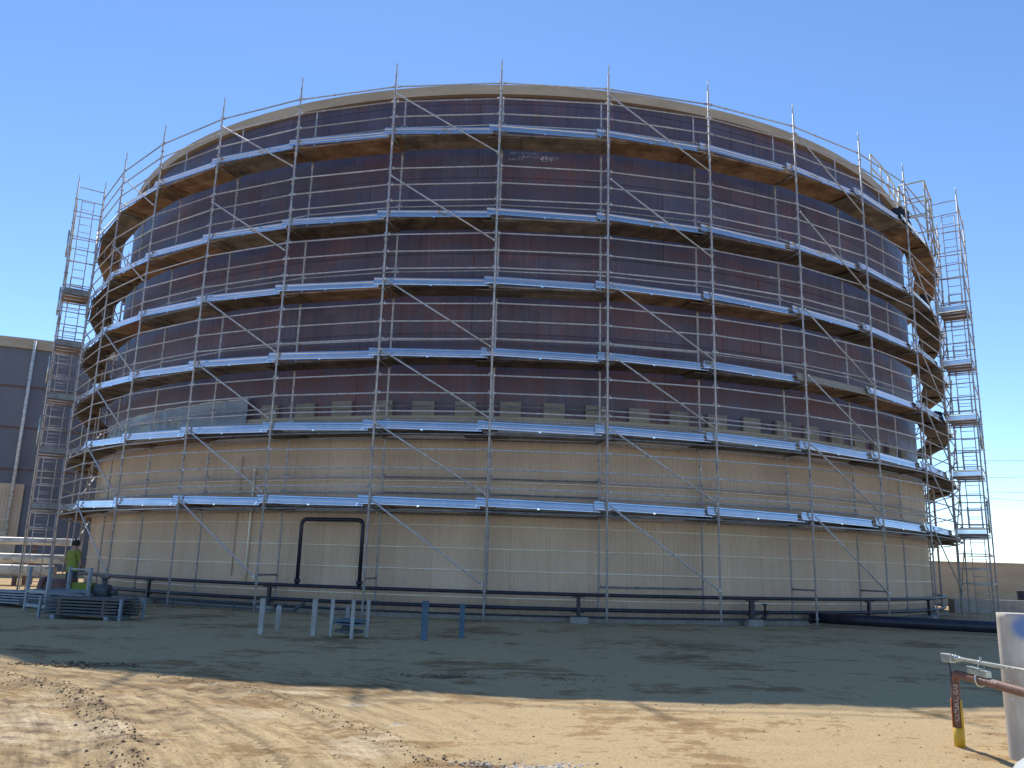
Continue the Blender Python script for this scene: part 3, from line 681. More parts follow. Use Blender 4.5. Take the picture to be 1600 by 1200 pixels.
# ------------------------------------------------------------------ stair towers
def stair_tower(i0, i1, label, sgn, broken):
    """outward extra bay between posts i0 (front) and i1 (back); ladders climb between the landings"""
    W = 0.95; Ro2 = RO+W
    base = ring(Ro2, A(i0)); base.z = 0
    root = tag(empty('stair_tower', base), label, 'stair tower', 'stair towers beside the scaffold')
    tops = {i0: Z_TIP, i1: Z_TIP}
    for i in (i0, i1):
        p = ring(Ro2, A(i)); mb = MB(); q = lambda z: Vector((p.x, p.y, z))
        mb.tube(q(0.05), q(Z_TIP-0.3), 0.0285); mb.tube(q(Z_TIP-0.32), q(Z_TIP), 0.019)
        z = 0.75
        while z < Z_TIP-0.5: mb.tube(q(z-.006), q(z+.006), 0.06); z += 0.5
        st = mb.build('standard', 'galv', root, smooth=True)
        b2 = MB(); b2.tube(q(-0.01), q(0.3), 0.019); b2.box(q(0.0), (0.08,0,0), (0,0.08,0), (0,0,0.006)); b2.build('base_jack', 'galv_dark', st)
    # intermediate outer post
    am = (A(i0)+A(i1))/2
    zs = []
    z = 1.25
    while z < 15.4: zs.append(z); z += 0.5
    for z in zs:
        if abs((z*2) % 4 - 3.5) < 0.1 and z > 11: continue
        for i in (i0, i1):
            if i == i1 and int(z*2) % 2: continue
            mb = MB(); a, b = ring(Ro2, A(i), z), ring(RO, A(i), z); d = (b-a).normalized()
            mb.tube(a+d*0.04, b-d*0.04, 0.021); mb.build('transom', 'galv', root, smooth=True)
    for z in [zz for zz in zs if int(round((zz-0.75)*2)) % 2 == 1]:
        mb = MB(); a, b = ring(Ro2, A(i0), z), ring(Ro2, A(i1), z); d = (b-a).normalized()
        mb.tube(a+d*0.04, b-d*0.04, 0.021); mb.build('ledger', 'galv', root, smooth=True)
    # landings at the front end of each lift with toe board
    a_f = A(i0); sg = 1 if i1 > i0 else -1
    for L in range(5):
        z = LZ[L]-0.05; a0, a1 = a_f+sg*0.004, a_f+sg*0.062
        mb = MB(); nb = 6
        for k in range(nb):
            t = a0+(a1-a0)*(k+0.5)/nb; hw = abs(a1-a0)*Ro2/nb*0.40
            rad = (ring(1, t)-ring(0, t)); tan = Vector((-rad.y, rad.x, 0))
            mb.box(ring((Ro2+RO)/2, t, z+random.uniform(-.006,.006)), rad*(W/2-0.03), tan*hw, (0,0,0.02))
        ld = mb.build('landing', 'ply', root)
        for t in (a0, a1):
            fr = MB(); fr.tube(ring(Ro2-0.02, t, z-0.06), ring(RO+0.02, t, z-0.06), 0.026); fr.build('bearer', 'galv', ld, smooth=True)
        tb = MB(); rad = (ring(1, a_f)-ring(0, a_f)); tan = Vector((-rad.y, rad.x, 0))*(1)
        tb.prism(TOE, ring(RO+0.04, a0, z+0.0)-tan*sg*0.03, ring(Ro2-0.04, a0, z+0.0)-tan*sg*0.03, -tan*sg)
        tb.build('toe_board', 'toe' if sgn > 0 else 'steel_plank', ld)
    # ladders
    for L in range(-1, 5):
        z0 = (LZ[L] if L >= 0 else 0.0); z1 = (LZ[L+1] if L < 5 else Z_TIP)+1.0
        if L == 4: z1 = 15.25
        aa = a_f+sg*(0.075 if L % 2 else 0.095); mb = MB(); w_ = 0.22; Rm = (Ro2+RO)/2
        foot = a_f+sg*0.11; head = a_f+sg*0.068
        f = lambda t, o_: ring(Rm+o_, foot+(head-foot)*t, z0+(z1-z0)*t)
        for o_ in (-w_, w_): mb.tube(f(0, o_), f(1, o_), 0.017, 6)
        k = 1
        while k*0.3 < (z1-z0): t = k*0.3/(z1-z0); mb.tube(f(t, -w_), f(t, w_), 0.013, 6); k += 1
        mb.build('ladder', 'galv', root, smooth=True)
    # safety gate panel and clamped spare tubes on the outside corner
    for zc in broken:
        mb = MB(); p = ring(Ro2+0.07, a_f, zc)
        mb.tube(p-Vector((0,0,0.55)), p+Vector((0,0,0.55)), 0.032); mb.tube(ring(Ro2, a_f, zc+0.4), ring(Ro2+0.11, a_f, zc+0.4), 0.03); mb.tube(ring(Ro2, a_f, zc-0.4), ring(Ro2+0.11, a_f, zc-0.4), 0.03)
        mb.build('spare_tube', 'conduit', root, smooth=True)
    return root
stair_tower(-6, -7, 'narrow ladder tower of galvanised tube on the left side of the scaffold', -1, (12.9, 8.0, 5.7, 10.6))
stair_tower(6, 7, 'narrow ladder tower of galvanised tube on the right side of the scaffold', 1, (3.5, 6.4))

# ------------------------------------------------------------------ dark bundles left on the right-hand decks
def bundle(a, R, z, sx, sz, label, seed):
    mb = MB(); n, m = 22, 14; c = ring(R, a, z)
    vs = []
    for j in range(m+1):
        v = j/m; th = math.pi*v
        for k in range(n):
            t = 2*math.pi*k/n; nn = 1+0.38*noise.noise(Vector((math.cos(t)*1.6+seed, math.sin(t)*1.6, v*4)))+0.12*noise.noise(Vector((k*.9, j*.9, seed)))
            x = math.sin(th)*math.cos(t)*sx*nn; y = math.sin(th)*math.sin(t)*0.3*nn; zz = (math.cos(th)*0.5*nn+0.42)*sz
            tan = Vector((math.cos(a), math.sin(a), 0)); rad = Vector((math.sin(a), -math.cos(a), 0))
            vs.append(c + tan*x + rad*y + Vector((0,0,max(0.0, zz))))
    fs = [(j*n+k, j*n+(k+1) % n, (j+1)*n+(k+1) % n, (j+1)*n+k) for j in range(m) for k in range(n)]
    mb.add(vs, fs); tag(mb.build('tarpaulin', 'black_cloth', smooth=True), label, 'tarpaulin', 'dark tarpaulins on the scaffold decks')
bundle(0.80, 19.05, LZ[5]-0.08, 0.62, 0.9, 'black tarpaulin heaped on the topmost deck at the right of the scaffold', 1)
bundle(0.915, 19.05, LZ[4]-0.08, 0.36, 0.8, 'dark tarpaulin bundled on the second deck from the top, right end', 5)
bundle(0.985, 19.05, LZ[2]-0.08, 0.75, 0.62, 'navy-black tarpaulin lying low on the third deck from the ground, right end', 9)

# ------------------------------------------------------------------ pipework round the foot of the tank
pipes = tag(empty('pipeline', ring(RC+0.4, 0, 0)), 'dark coated pipes running low round the foot of the tank with a square loop', 'pipeline')
def arc(R, a0, a1, z, n=90): return [ring(R, a0+(a1-a0)*k/n, z) for k in range(n+1)]
RP = 18.72
def ext(R, z):
    p = arc(R, -1.15, 0.62, z); d = (p[-1]-p[-2]).normalized()
    last = p[-1]; q = [last+d*1.0, Vector((14.5, 26.2, z)), Vector((19.5, 27.6, z)), Vector((30.0, 30.0, z))]
    return p+q
for R, z, r in ((RP, 0.72, 0.047), (RP-0.05, 0.34, 0.050), (RP+0.02, 0.15, 0.02)):
    mb = MB(); mb.path(arc(R, -1.15, 1.35, z, 130), r, 10); mb.build('pipe', 'dark_pipe', pipes, smooth=True)
aL = math.atan2(-5.66-CX, CY-23.17); aR_ = math.atan2(-3.89-CX, CY-22.7)
mb = MB(); zt = 2.50; rr = 0.16; pts = [ring(RP, aL, 0.72)]
for k in range(7): t = math.pi/2*k/6; pts.append(ring(RP, aL+(rr-rr*math.cos(t))/RP, zt-rr+rr*math.sin(t)))
for k in range(7): t = math.pi/2*k/6; pts.append(ring(RP, aR_-(rr-rr*math.sin(t))/RP, zt-rr+rr*math.cos(t)))
pts.append(ring(RP, aR_, 0.72)); mb.path(pts, 0.054, 12)
for a in (aL, aR_): mb.tube(ring(RP, a, 0.80), ring(RP, a, 0.90), 0.085, 12)
mb.build('loop', 'dark_pipe', pipes, smooth=True)
for a, wd in ((-0.62,1),(-0.36,1),(0.097,1),(0.365,1.6),(0.62,1),(0.86,1)):
    rad = ring(1,a)-ring(0,a); tan = Vector((-rad.y, rad.x, 0))
    mb = MB(); mb.box(ring(RP-0.02, a, 0.40), tan*0.045*wd, rad*0.04, (0,0,0.27)); mb.box(ring(RP, a, 0.655), tan*0.16, rad*0.07, (0,0,0.012)); mb.box(ring(RP, a, 0.272), tan*0.14, rad*0.09, (0,0,0.012))
    s = mb.build('pipe_support', 'dark_pipe', pipes)
    mb = MB(); mb.box(ring(RP+0.03, a, 0.065), tan*0.24, rad*0.13, (0,0,0.095)); mb.build('concrete_block', 'concrete', s, bevel=0.008)
mb = MB(); a = 0.388                                       # small valve beside the wide support
mb.tube(ring(RP, a, 0.34), ring(RP, a, 0.58), 0.03, 8); mb.tube(ring(RP, a, 0.55), ring(RP, a, 0.575), 0.09, 12); mb.tube(ring(RP, a-0.006, 0.16), ring(RP, a+0.006, 0.36), 0.05, 8)
mb.build('valve', 'dark_pipe', pipes, smooth=True)
# small clutter of low steelwork left of the loop
mb = MB()
for a, z in ((-0.52,0.22),(-0.46,0.22),(-0.40,0.22)):
    mb.tube(ring(RP+0.45, a, 0.0), ring(RP+0.45, a, z), 0.02, 6)
mb.tube(ring(RP+0.45, -0.56, 0.22), ring(RP+0.45, -0.22, 0.20), 0.02, 6); mb.tube(ring(RP+0.45, -0.56, 0.08), ring(RP+0.45, -0.30, 0.07), 0.016, 6)
mb.tube(ring(RP+0.45, -0.30, 0.10), ring(RP+0.45, -0.285, 0.30), 0.05, 8)
tag(mb.build('floor_rail', 'grey_strut'), 'low dark steel rail on short feet, left of the square pipe loop', 'rail')
# black pipe lying on the dirt at right
p0, p1 = Vector((8.84, 24.35+0.25, 0.20)), Vector((12.4, 21.9, 0.20))
mb = MB(); mb.path([p0, p0+(p1-p0)*0.4, p0+(p1-p0)*0.75+Vector((.3,.1,0)), p1+Vector((0.9,0.2,0)), p1+Vector((3.0,0.5,0))], 0.15, 20)
dd = (p0-p1).normalized(); mb.tube(p0, p0+dd*0.05, 0.18, 20)
tag(mb.build('drain_pipe', 'dark_pipe', smooth=True), 'thick black pipe lying on the shaded dirt in front of the tank at right', 'pipe')

# ------------------------------------------------------------------ posts and small steelwork in the shade
def post(x, y, h, r, mat, label, cat='bollard', square=False, group=None, cap=True):
    g = gz(x, y); mb = MB(); p = Vector((x, y, g-0.1))
    if square: mb.box(Vector((x, y, g+h/2-0.05)), (r,0,0), (0,r,0), (0,0,h/2+0.05))
    else:
        prof = [(r, 0), (r, h+0.1-r*0.9)] + [(r*math.cos(t), h+0.1-r*0.9+r*0.9*math.sin(t)) for t in (0.4,0.8,1.2,1.5)]
        mb.lathe(p, prof, 14)
    return tag(mb.build('bollard', mat, smooth=not square, origin=(x, y, g), bevel=0.006 if square else 0), label, cat, group)
G = 'short posts in the shade before the tank'
post(-4.70, 16.58, 0.66, 0.045, 'white_paint', 'thin square white post, leftmost of the posts in the shade', square=True, group=G)
post(-4.64, 17.56, 0.50, 0.052, 'white_paint', 'short white post with a rounded top, second of the posts from the left', group=G)
post(-3.70, 16.64, 0.68, 0.045, 'white_paint', 'thin square white post between the round-topped post and the small steel stand', square=True, group=G)
post(-1.52, 16.24, 0.72, 0.06, 'blue_paint', 'thicker blue-grey post in the shade, the left one of the two blue posts', square=True, group=G)
post(-0.86, 17.18, 0.66, 0.05, 'blue_paint', 'slim blue-grey post in the shade, rightmost of all the posts', square=True, group=G)
st = tag(empty('steel_stand', (-3.1, 16.4, gz(-3.1,16.4))), 'small pale steel stand with a shelf, by the bright scaffold post', 'stand')
for x, y in ((-3.34,16.55),(-2.86,16.1),(-3.12,16.95),(-2.64,16.5)):
    mb = MB(); mb.box((x, y, 0.33 if y < 16.6 else 0.28), (0.032,0,0), (0,0.032,0), (0,0,0.36 if y < 16.6 else 0.28)); mb.build('leg', 'white_paint', st, bevel=0.004)
mb = MB(); e1 = Vector((0.24,-0.225,0)); e2 = Vector((0.11,0.20,0))
mb.box((-2.99,16.52,0.30), e1, e2, (0,0,0.018)); mb.box((-2.99,16.52,0.24), e1*0.98, e2*0.98, (0,0,0.014)); mb.build('shelf', 'blue_paint', st)
mb = MB(); mb.box((-2.99,16.50,0.10), e1*0.8, e2*0.8, (0,0,0.03)); mb.tube((-3.1,16.5,0.16), (-2.9,16.3,0.16), 0.05, 10); mb.build('clamp_box', 'grey_strut', st)

# steel stillage and stacks of boards at left
def stillage():
    o = Vector((-11.9, 21.25, 0)); u = Vector((0.96,-0.72,0)).normalized(); v = Vector((0.45,0.9,0)).normalized()
    g = gz(o.x, o.y)
    root = tag(empty('stillage', (o.x, o.y, g)), 'pale blue-grey steel stillage frame standing by the foot of the left ladder tower', 'stillage')
    P = lambda a, b, z: o + u*a + v*b + Vector((0,0,z))
    Wd, Dp, Hh = 1.05, 1.1, 1.05
    for a in (0, Wd):
        for b in (0, Dp):
            mb = MB(); mb.box(P(a, b, Hh/2), u*0.04, v*0.04, (0,0,Hh/2)); mb.build('leg', 'blue_grey', root, bevel=0.004)
    for z in (0.12, 0.46):
        for b in (0, Dp):
            mb = MB(); mb.box(P(Wd/2, b, z), u*(Wd/2-0.042), v*0.03, (0,0,0.035)); mb.build('rail', 'blue_grey', root)
        for a in (0, Wd):
            mb = MB(); mb.box(P(a, Dp/2, z), v*(Dp/2-0.042), u*0.03, (0,0,0.035)); mb.build('rail', 'blue_grey', root)
    mb = MB(); mb.box(P(Wd/2, Dp, Hh-0.05), u*(Wd/2-0.042), v*0.025, (0,0,0.02)); mb.build('rail', 'blue_grey', root)
MAT['blue_grey'] = simple('blue_grey_paint', [(0.17,0.22,0.27),(0.30,0.36,0.42)], 0.5, 0.2, 5)
stillage()
def board_stack(c, u, L, nl, wd, label, mat, ztop=0.5, fr=False):
    u = Vector(u).normalized(); v = Vector((-u.y, u.x, 0)); c = Vector(c); g = gz(c.x, c.y)
    root = tag(empty('board_stack', (c.x, c.y, g)), label, 'stack of boards', 'stacks of scaffold boards at left')
    for s in (-0.36, 0.36):
        mb = MB(); mb.box(c+u*L*s+Vector((0,0,g+0.045)), u*0.05, v*(wd/2), (0,0,0.045)); mb.build('bearer', 'blue_grey', root)
    z = g+0.11
    for k in range(nl):
        for q in range(3):
            mb = MB(); w2 = wd/3
            mb.box(c+u*random.uniform(-.06,.06)+v*(-wd/2+w2*(q+0.5))+Vector((0,0,z)), u*(L/2+random.uniform(-.03,.03)), v*(w2/2-0.006), (0,0,0.02)); mb.build('board', mat, root)
        z += 0.068
        if k < nl-1:
            mb = MB()
            for s in (-0.3, 0.3): mb.box(c+u*L*s+Vector((0,0,z-0.034)), u*0.03, v*(wd/2-0.02), (0,0,0.0125))
            mb.build('batten', 'ply', root)
    if fr:
        for s in (-1, 1):
            for t in (-1, 1):
                mb = MB(); mb.box(c+u*(L/2+0.08)*s+v*(wd/2+0.0)*t+Vector((0,0,g+z/2)), u*0.025, v*0.03, (0,0,z/2)); mb.build('corner_post', 'blue_grey', root)
board_stack((-12.4,22.75,0), (1,-0.3,0), 3.4, 5, 0.75, 'low stack of blue-grey steel boards behind the stillage frame', 'blue_grey')
board_stack((-9.35,19.4,0), (1,-0.22,0), 1.9, 6, 0.8, 'framed stack of dark boards in the shade, right of the stillage frame', 'grey_strut', fr=True)

# ------------------------------------------------------------------ lagged pipes behind the left tower
G = 'white lagged pipes beyond the left tower'
for x0, x1, y, z, r, lab in [(-31,-19.3,37.4,1.84,0.16,'white lagged pipe, highest of the three, beyond the left ladder tower'),
                             (-32,-19.1,36.6,1.10,0.20,'white lagged pipe in the middle of the three beyond the left ladder tower'),
                             (-32,-18.95,35.6,0.62,0.23,'thick white lagged pipe, lowest of the three, close above the sunlit dirt')]:
    mb = MB(); mb.tube((x0,y,z), (x1,y,z), r, 18)
    if z > 1.5: mb.path([(x1-0.02,y,z),(x1+0.25,y,z-0.05),(x1+0.32,y,z-0.4),(x1+0.32,y,0.1)], r, 14)
    root = mb.build('lagged_pipe', 'lagging', smooth=True, origin=((x0+x1)/2, y, 0)); tag(root, lab, 'pipe', G)
    x = x0+0.8
    while x < x1-0.3:
        mb = MB(); mb.tube((x,y,z), (x+0.05,y,z), r+0.012, 18); mb.build('strap', 'galv', root, smooth=True); x += 1.5
    for x in (x0+2.5, x0+6, x1-1.6):
        mb = MB(); mb.box((x,y,(z-r)/2-0.02), (0.07,0,0), (0,0.07,0), (0,0,(z-r)/2)); mb.build('pipe_support', 'rust_pipe', root)
v = tag(empty('gate_valve', (-21.5,34.9,0)), 'round flanged valve with a blue body at the far left edge', 'valve')
mb = MB(); mb.tube((-21.9,34.9,1.35),(-21.15,34.9,1.35),0.16,16); 
for x in (-21.9,-21.72,-21.33,-21.15): mb.tube((x-.03,34.9,1.35),(x+.03,34.9,1.35),0.30,18)
mb.build('flange', 'conduit', v, smooth=True)
mb = MB(); mb.lathe((-21.53,34.9,0.75), [(0.12,-0.7),(0.2,0.1),(0.28,0.4),(0.28,0.7),(0.1,0.95),(0.03,1.2)], 16); mb.build('body', 'valve', v, smooth=True)
mb = MB(); mb.tube((-21.53,34.9,1.95),(-21.53,34.9,1.99),0.22,16); mb.build('handwheel', 'valve', v, smooth=True)
# low equipment skid between tower and tank
sk = tag(empty('pump_skid', (-11.3,22.5,0)), 'low pump skid with a yellow-green guard at the left foot of the tank', 'pump')
mb = MB(); mb.box((-11.3,22.5,0.12),(1.25,0,0),(0,0.4,0),(0,0,0.08)); mb.build('base_frame','grey_strut',sk)
mb = MB(); mb.tube((-12.2,22.5,0.50),(-11.4,22.5,0.50),0.24,18); mb.tube((-12.22,22.5,0.50),(-12.1,22.5,0.50),0.28,18); mb.build('motor','rust_pipe',sk,smooth=True)
mb = MB(); mb.box((-11.15,22.5,0.52),(0.24,0,0),(0,0.2,0),(0,0,0.13)); mb.build('guard','hivis',sk,bevel=0.03)
mb = MB(); mb.tube((-10.8,22.5,0.42),(-10.45,22.5,0.42),0.2,18); mb.tube((-10.6,22.5,0.42),(-10.6,22.5,0.78),0.07,12); mb.tube((-10.45,22.5,0.42),(-10.25,22.5,0.42),0.08,12); mb.tube((-10.6,22.5,0.76),(-10.6,22.5,0.8),0.12,14); mb.build('pump_casing','grey_strut',sk,smooth=True)

# ------------------------------------------------------------------ worker standing behind the left tower
def person(x, y, yaw):
    root = tag(empty('person', (x, y, 0)), 'person in a yellow-green hi-vis vest standing behind the foot of the left ladder tower', 'person')
    def skin(name, verts, edges, radii, mat, lv=2, rootv=0):
        me = bpy.data.meshes.new(name); me.from_pydata(verts, edges, []); me.materials.append(MAT[mat])
        o = bpy.data.objects.new(name, me); COL.objects.link(o); o.parent = root; o.rotation_euler.z = yaw
        sm = o.modifiers.new('skin', 'SKIN')
        if not me.skin_vertices: 
            pass
        for k, r in enumerate(radii): me.skin_vertices[0].data[k].radius = (r if isinstance(r, tuple) else (r, r))
        me.skin_vertices[0].data[rootv].use_root = True
        sb = o.modifiers.new('sub', 'SUBSURF'); sb.levels = lv; sb.render_levels = lv
        for p in me.polygons: p.use_smooth = True
        return o
    def skinned(name, verts, edges, radii, mat, lv=2):
        me = bpy.data.meshes.new(name); me.from_pydata(verts, edges, []); me.materials.append(MAT[mat])
        o = bpy.data.objects.new(name, me); COL.objects.link(o); o.parent = root; o.rotation_euler.z = yaw
        bpy.context.view_layer.objects.active = o
        o.modifiers.new('skin', 'SKIN')
        if len(me.skin_vertices) == 0:
            bpy.context.view_layer.update()
        return o
    # one continuous body grown from a skeleton
    V = [(0,0,0.95),(0,0.01,1.12),(0,0.01,1.30),(0,0,1.44),(0,-0.01,1.53),(0,-0.015,1.62),(0,-0.01,1.71),
         (0.10,0,0.90),(0.11,-0.01,0.50),(0.12,0.02,0.09),(0.13,-0.12,0.04),
         (-0.10,0,0.90),(-0.12,-0.02,0.50),(-0.13,0.02,0.09),(-0.14,-0.12,0.04),
         (0.18,0,1.41),(0.24,-0.01,1.14),(0.25,-0.10,0.90),(0.24,-0.15,0.80),
         (-0.18,0,1.41),(-0.24,-0.03,1.14),(-0.20,-0.20,0.98),(-0.16,-0.28,0.94)]
    E_ = [(0,1),(1,2),(2,3),(3,4),(4,5),(5,6),(0,7),(7,8),(8,9),(9,10),(0,11),(11,12),(12,13),(13,14),(3,15),(15,16),(16,17),(17,18),(3,19),(19,20),(20,21),(21,22)]
    Rd = [(.15,.11),(.14,.10),(.16,.115),(.12,.09),(.055,.055),(.078,.09),(.07,.085),.095,.062,.04,.035,.095,.062,.04,.035,.06,.042,.03,.028,.06,.042,.03,.028]
    me = bpy.data.meshes.new('body'); me.from_pydata(V, E_, [])
    o = bpy.data.objects.new('body', me); COL.objects.link(o)
    md = o.modifiers.new('skin', 'SKIN'); bpy.context.view_layer.update()
    if len(me.skin_vertices) == 0:
        import bmesh
        bm = bmesh.new(); bm.from_mesh(me); bm.verts.layers.skin.verify(); bm.to_mesh(me); bm.free()
    for k, r in enumerate(Rd):
        me.skin_vertices[0].data[k].radius = r if isinstance(r, tuple) else (r, r)
    me.skin_vertices[0].data[0].use_root = True
    sb = o.modifiers.new('sub', 'SUBSURF'); sb.levels = 2; sb.render_levels = 2
    dg = bpy.context.evaluated_depsgraph_get(); em = bpy.data.meshes.new_from_object(o.evaluated_get(dg))
    bpy.data.objects.remove(o)
    em.name = 'body'; em.materials.clear()
    for k in ('skin','trouser','boot'): em.materials.append(MAT[k])
    for p in em.polygons:
        p.use_smooth = True; z = p.center.z
        p.material_index = 2 if z < 0.12 else (1 if z < 0.98 and abs(p.center.x) < 0.2 and p.center.y > -0.15 or z < 0.75 else 0)
    ob = bpy.data.objects.new('body', em); COL.objects.link(ob); ob.parent = root; ob.rotation_euler.z = yaw
    # vest: the torso part of the body pushed outwards
    vs, fs, mp = [], [], {}
    for p in em.polygons:
        c = p.center
        if 0.90 < c.z < 1.46 and abs(c.x) < 0.245 and not (c.z < 1.2 and abs(c.x) > 0.19):
            f = []
            for vi in p.vertices:
                if vi not in mp: mp[vi] = len(vs); q = em.vertices[vi]; vs.append(q.co+q.normal*0.015)
                f.append(mp[vi])
            fs.append(f)
    mb = MB(); mb.add(vs, fs); ve = mb.build('vest', 'hivis', None, smooth=True); ve.parent = root; ve.location = (0,0,0); ve.rotation_euler.z = yaw
    mb = MB(); mb.lathe((0,-0.005,1.64), [(0.102,-0.03),(0.108,0.03),(0.10,0.09),(0.06,0.128),(0.01,0.138)], 16)
    ha = mb.build('hair', 'hair', None, smooth=True); ha.parent = root; ha.location = (0,0.01,0); ha.rotation_euler.z = yaw
    return root
person(-12.3, 24.05, math.radians(160))

# ------------------------------------------------------------------ foreground gas riser, conduit and lagged post at right
def gas_riser():
    x0, y0 = 4.005, 7.70; g = gz(x0, y0)
    root = tag(empty('gas_riser', (x0, y0, g)), 'red-brown pipe rising from the dirt and bending right, yellow sleeve round its foot', 'gas pipe')
    end = Vector((3.905, 6.52, 0.60)); top = 0.605; r = 0.036
    d = (end-Vector((x0,y0,top))); d.z = 0; d = Vector((0.62, -3.05, 0)).normalized()
    d = (Vector((3.9086,6.5269,0))-Vector((x0,y0,0))).normalized()
    mb = MB(); pts = [Vector((x0,y0,g-0.1)), Vector((x0,y0,0.3)), Vector((x0,y0,top-0.085))]
    for k in range(1, 8): t = math.pi/2*k/7; pts.append(Vector((x0,y0,top-0.085)) + d*0.085*(1-math.cos(t)) + Vector((0,0,0.085*math.sin(t))))
    pts += [Vector((x0,y0,top)) + d*t for t in (0.3, 0.8, 1.3, 2.2)]
    mb.path(pts, r, 18); pp = mb.build('pipe', 'rust_pipe', root, smooth=True)
    # sleeve: full round yellow foot, open-fronted upper half yellow right / orange left
    mb = MB(); mb.lathe((x0,y0,g-0.02), [(r+0.008,0),(r+0.010,0.17-g)], 18); mb.build('sleeve', 'yellow', root, smooth=True)
    for (t0, t1, z1, mat) in ((-1.35, 0.6, 0.375, 'yellow'), (1.9, 3.05, 0.385, 'orange')):
        mb = MB(); n = 8; vs = []
        for q in (r+0.004, r+0.010):
            for z in (0.14, z1):
                for k in range(n+1): t = t0+(t1-t0)*k/n; vs.append((x0+q*math.cos(t), y0+q*math.sin(t), z))
        N_ = n+1
        fs = [(k,k+1,N_+k+1,N_+k) for k in range(n)] + [(2*N_+k+1,2*N_+k,3*N_+k,3*N_+k+1) for k in range(n)] + [(N_+k,N_+k+1,3*N_+k+1,3*N_+k) for k in range(n)] + [(k+1,k,2*N_+k,2*N_+k+1) for k in range(n)]
        fs += [(0,N_,3*N_,2*N_),(n,2*N_+n,3*N_+n,N_+n)]
        mb.add(vs, fs); mb.build('sleeve_wing', mat, root, smooth=True)
    # lettering, wrapped on the pipe
    def letter(txt, size, fn, name='lettering'):
        cu = bpy.data.curves.new('t', 'FONT'); cu.body = txt; cu.size = size; ob = bpy.data.objects.new('t', cu)
        me = bpy.data.meshes.new_from_object(ob); mb = MB(); mb.add([fn(v.co.x, v.co.y) for v in me.vertices], [tuple(p.vertices) for p in me.polygons])
        bpy.data.objects.remove(ob); mb.build(name, 'ink', pp)
    def wrapv(u, v):     # reads up the riser, facing the camera
        t = -2.05 - (v-0.017)/r; rr = r+0.0015
        return Vector((x0+rr*math.cos(t), y0+rr*math.sin(t), 0.20+u))
    letter('NATURAL GAS', 0.047, lambda u, v: wrapv(u, v))
    side = Vector((d.y, -d.x, 0)); side = side if side.x < 0 else -side
    def wraph(u, v):
        t = 0.9 + (v-0.02)/r; rr = r+0.0015
        return Vector((x0,y0,top)) + d*(0.52+u) + side*rr*math.cos(t) + Vector((0,0,rr*math.sin(t)))
    letter('NATURAL GAS', 0.045, wraph)
    # zinc conduit above with elbow box, strut bracket
    cd = tag(empty('conduit_run', (3.936, 7.66, g)), 'silver conduit with a cast elbow fitting held above the red-brown pipe', 'conduit')
    c0 = Vector((3.945,7.66,0.742)); c1 = Vector((3.9869,6.6289,0.75)); dc = (c1-c0).normalized(); sd = Vector((1,0,0))
    mb = MB(); mb.tube(c0+dc*0.05, c0+dc*2.2, 0.0165, 14); mb.build('conduit', 'conduit', cd, smooth=True)
    mb = MB(); mb.tube(c0+dc*0.07, c0+dc*0.17, 0.024, 6); mb.tube(c0+dc*0.09, c0+dc*0.10, 0.030, 12); mb.tube(c0+dc*0.13, c0+dc*0.14, 0.030, 12); mb.tube(c0+dc*0.175, c0+dc*0.20, 0.021, 12); mb.build('connector', 'conduit', cd, smooth=True)
    mb = MB(); mb.box(c0+Vector((0,0,-0.012)), sd*0.026, dc*0.075, (0,0,0.032)); mb.box(c0+Vector((0,0,0.022)), sd*0.031, dc*0.080, (0,0,0.006)); mb.build('elbow_box', 'conduit', cd, bevel=0.005)
    mb = MB(); mb.tube(c0-Vector((0,0,0.04)), Vector((4.09,7.87,g-0.1)), 0.013, 10); mb.build('riser', 'grey_strut', cd, smooth=True)
    b0 = Vector((x0,y0,0)) + d*0.50
    mb = MB(); bx = Vector((b0.x-0.01, b0.y, 0.668))
    mb.box(bx, d*0.17, Vector((-d.y,d.x,0))*0.022, (0,0,0.026)); mb.box(bx+Vector((0,0,0.030))+d*-0.06, d*0.12, Vector((-d.y,d.x,0))*0.026, (0,0,0.003)); mb.build('strut', 'conduit', cd, bevel=0.003)
    mb = MB(); mb.path([b0+Vector((-0.04,0,0.64)), b0+Vector((-0.045,0,0.60)), b0+Vector((-0.03,0,0.565)), b0+Vector((0.0,0,0.555)), b0+Vector((0.04,0,0.57)), b0+Vector((0.045,0,0.64))], 0.009, 8)
    mb.build('pipe_clamp', 'conduit', cd, smooth=True)
    q = c0+dc*0.48; mb = MB(); mb.path([q+Vector((-0.024,0,-0.045)), q+Vector((-0.024,0,0.0)), q+Vector((0,0,0.026)), q+Vector((0.024,0,0.0)), q+Vector((0.024,0,-0.045))], 0.006, 8); mb.tube(q+Vector((0,0,0.02)), q+Vector((0,0,0.045)), 0.010, 8)
    mb.build('conduit_clamp', 'conduit', cd, smooth=True)
gas_riser()

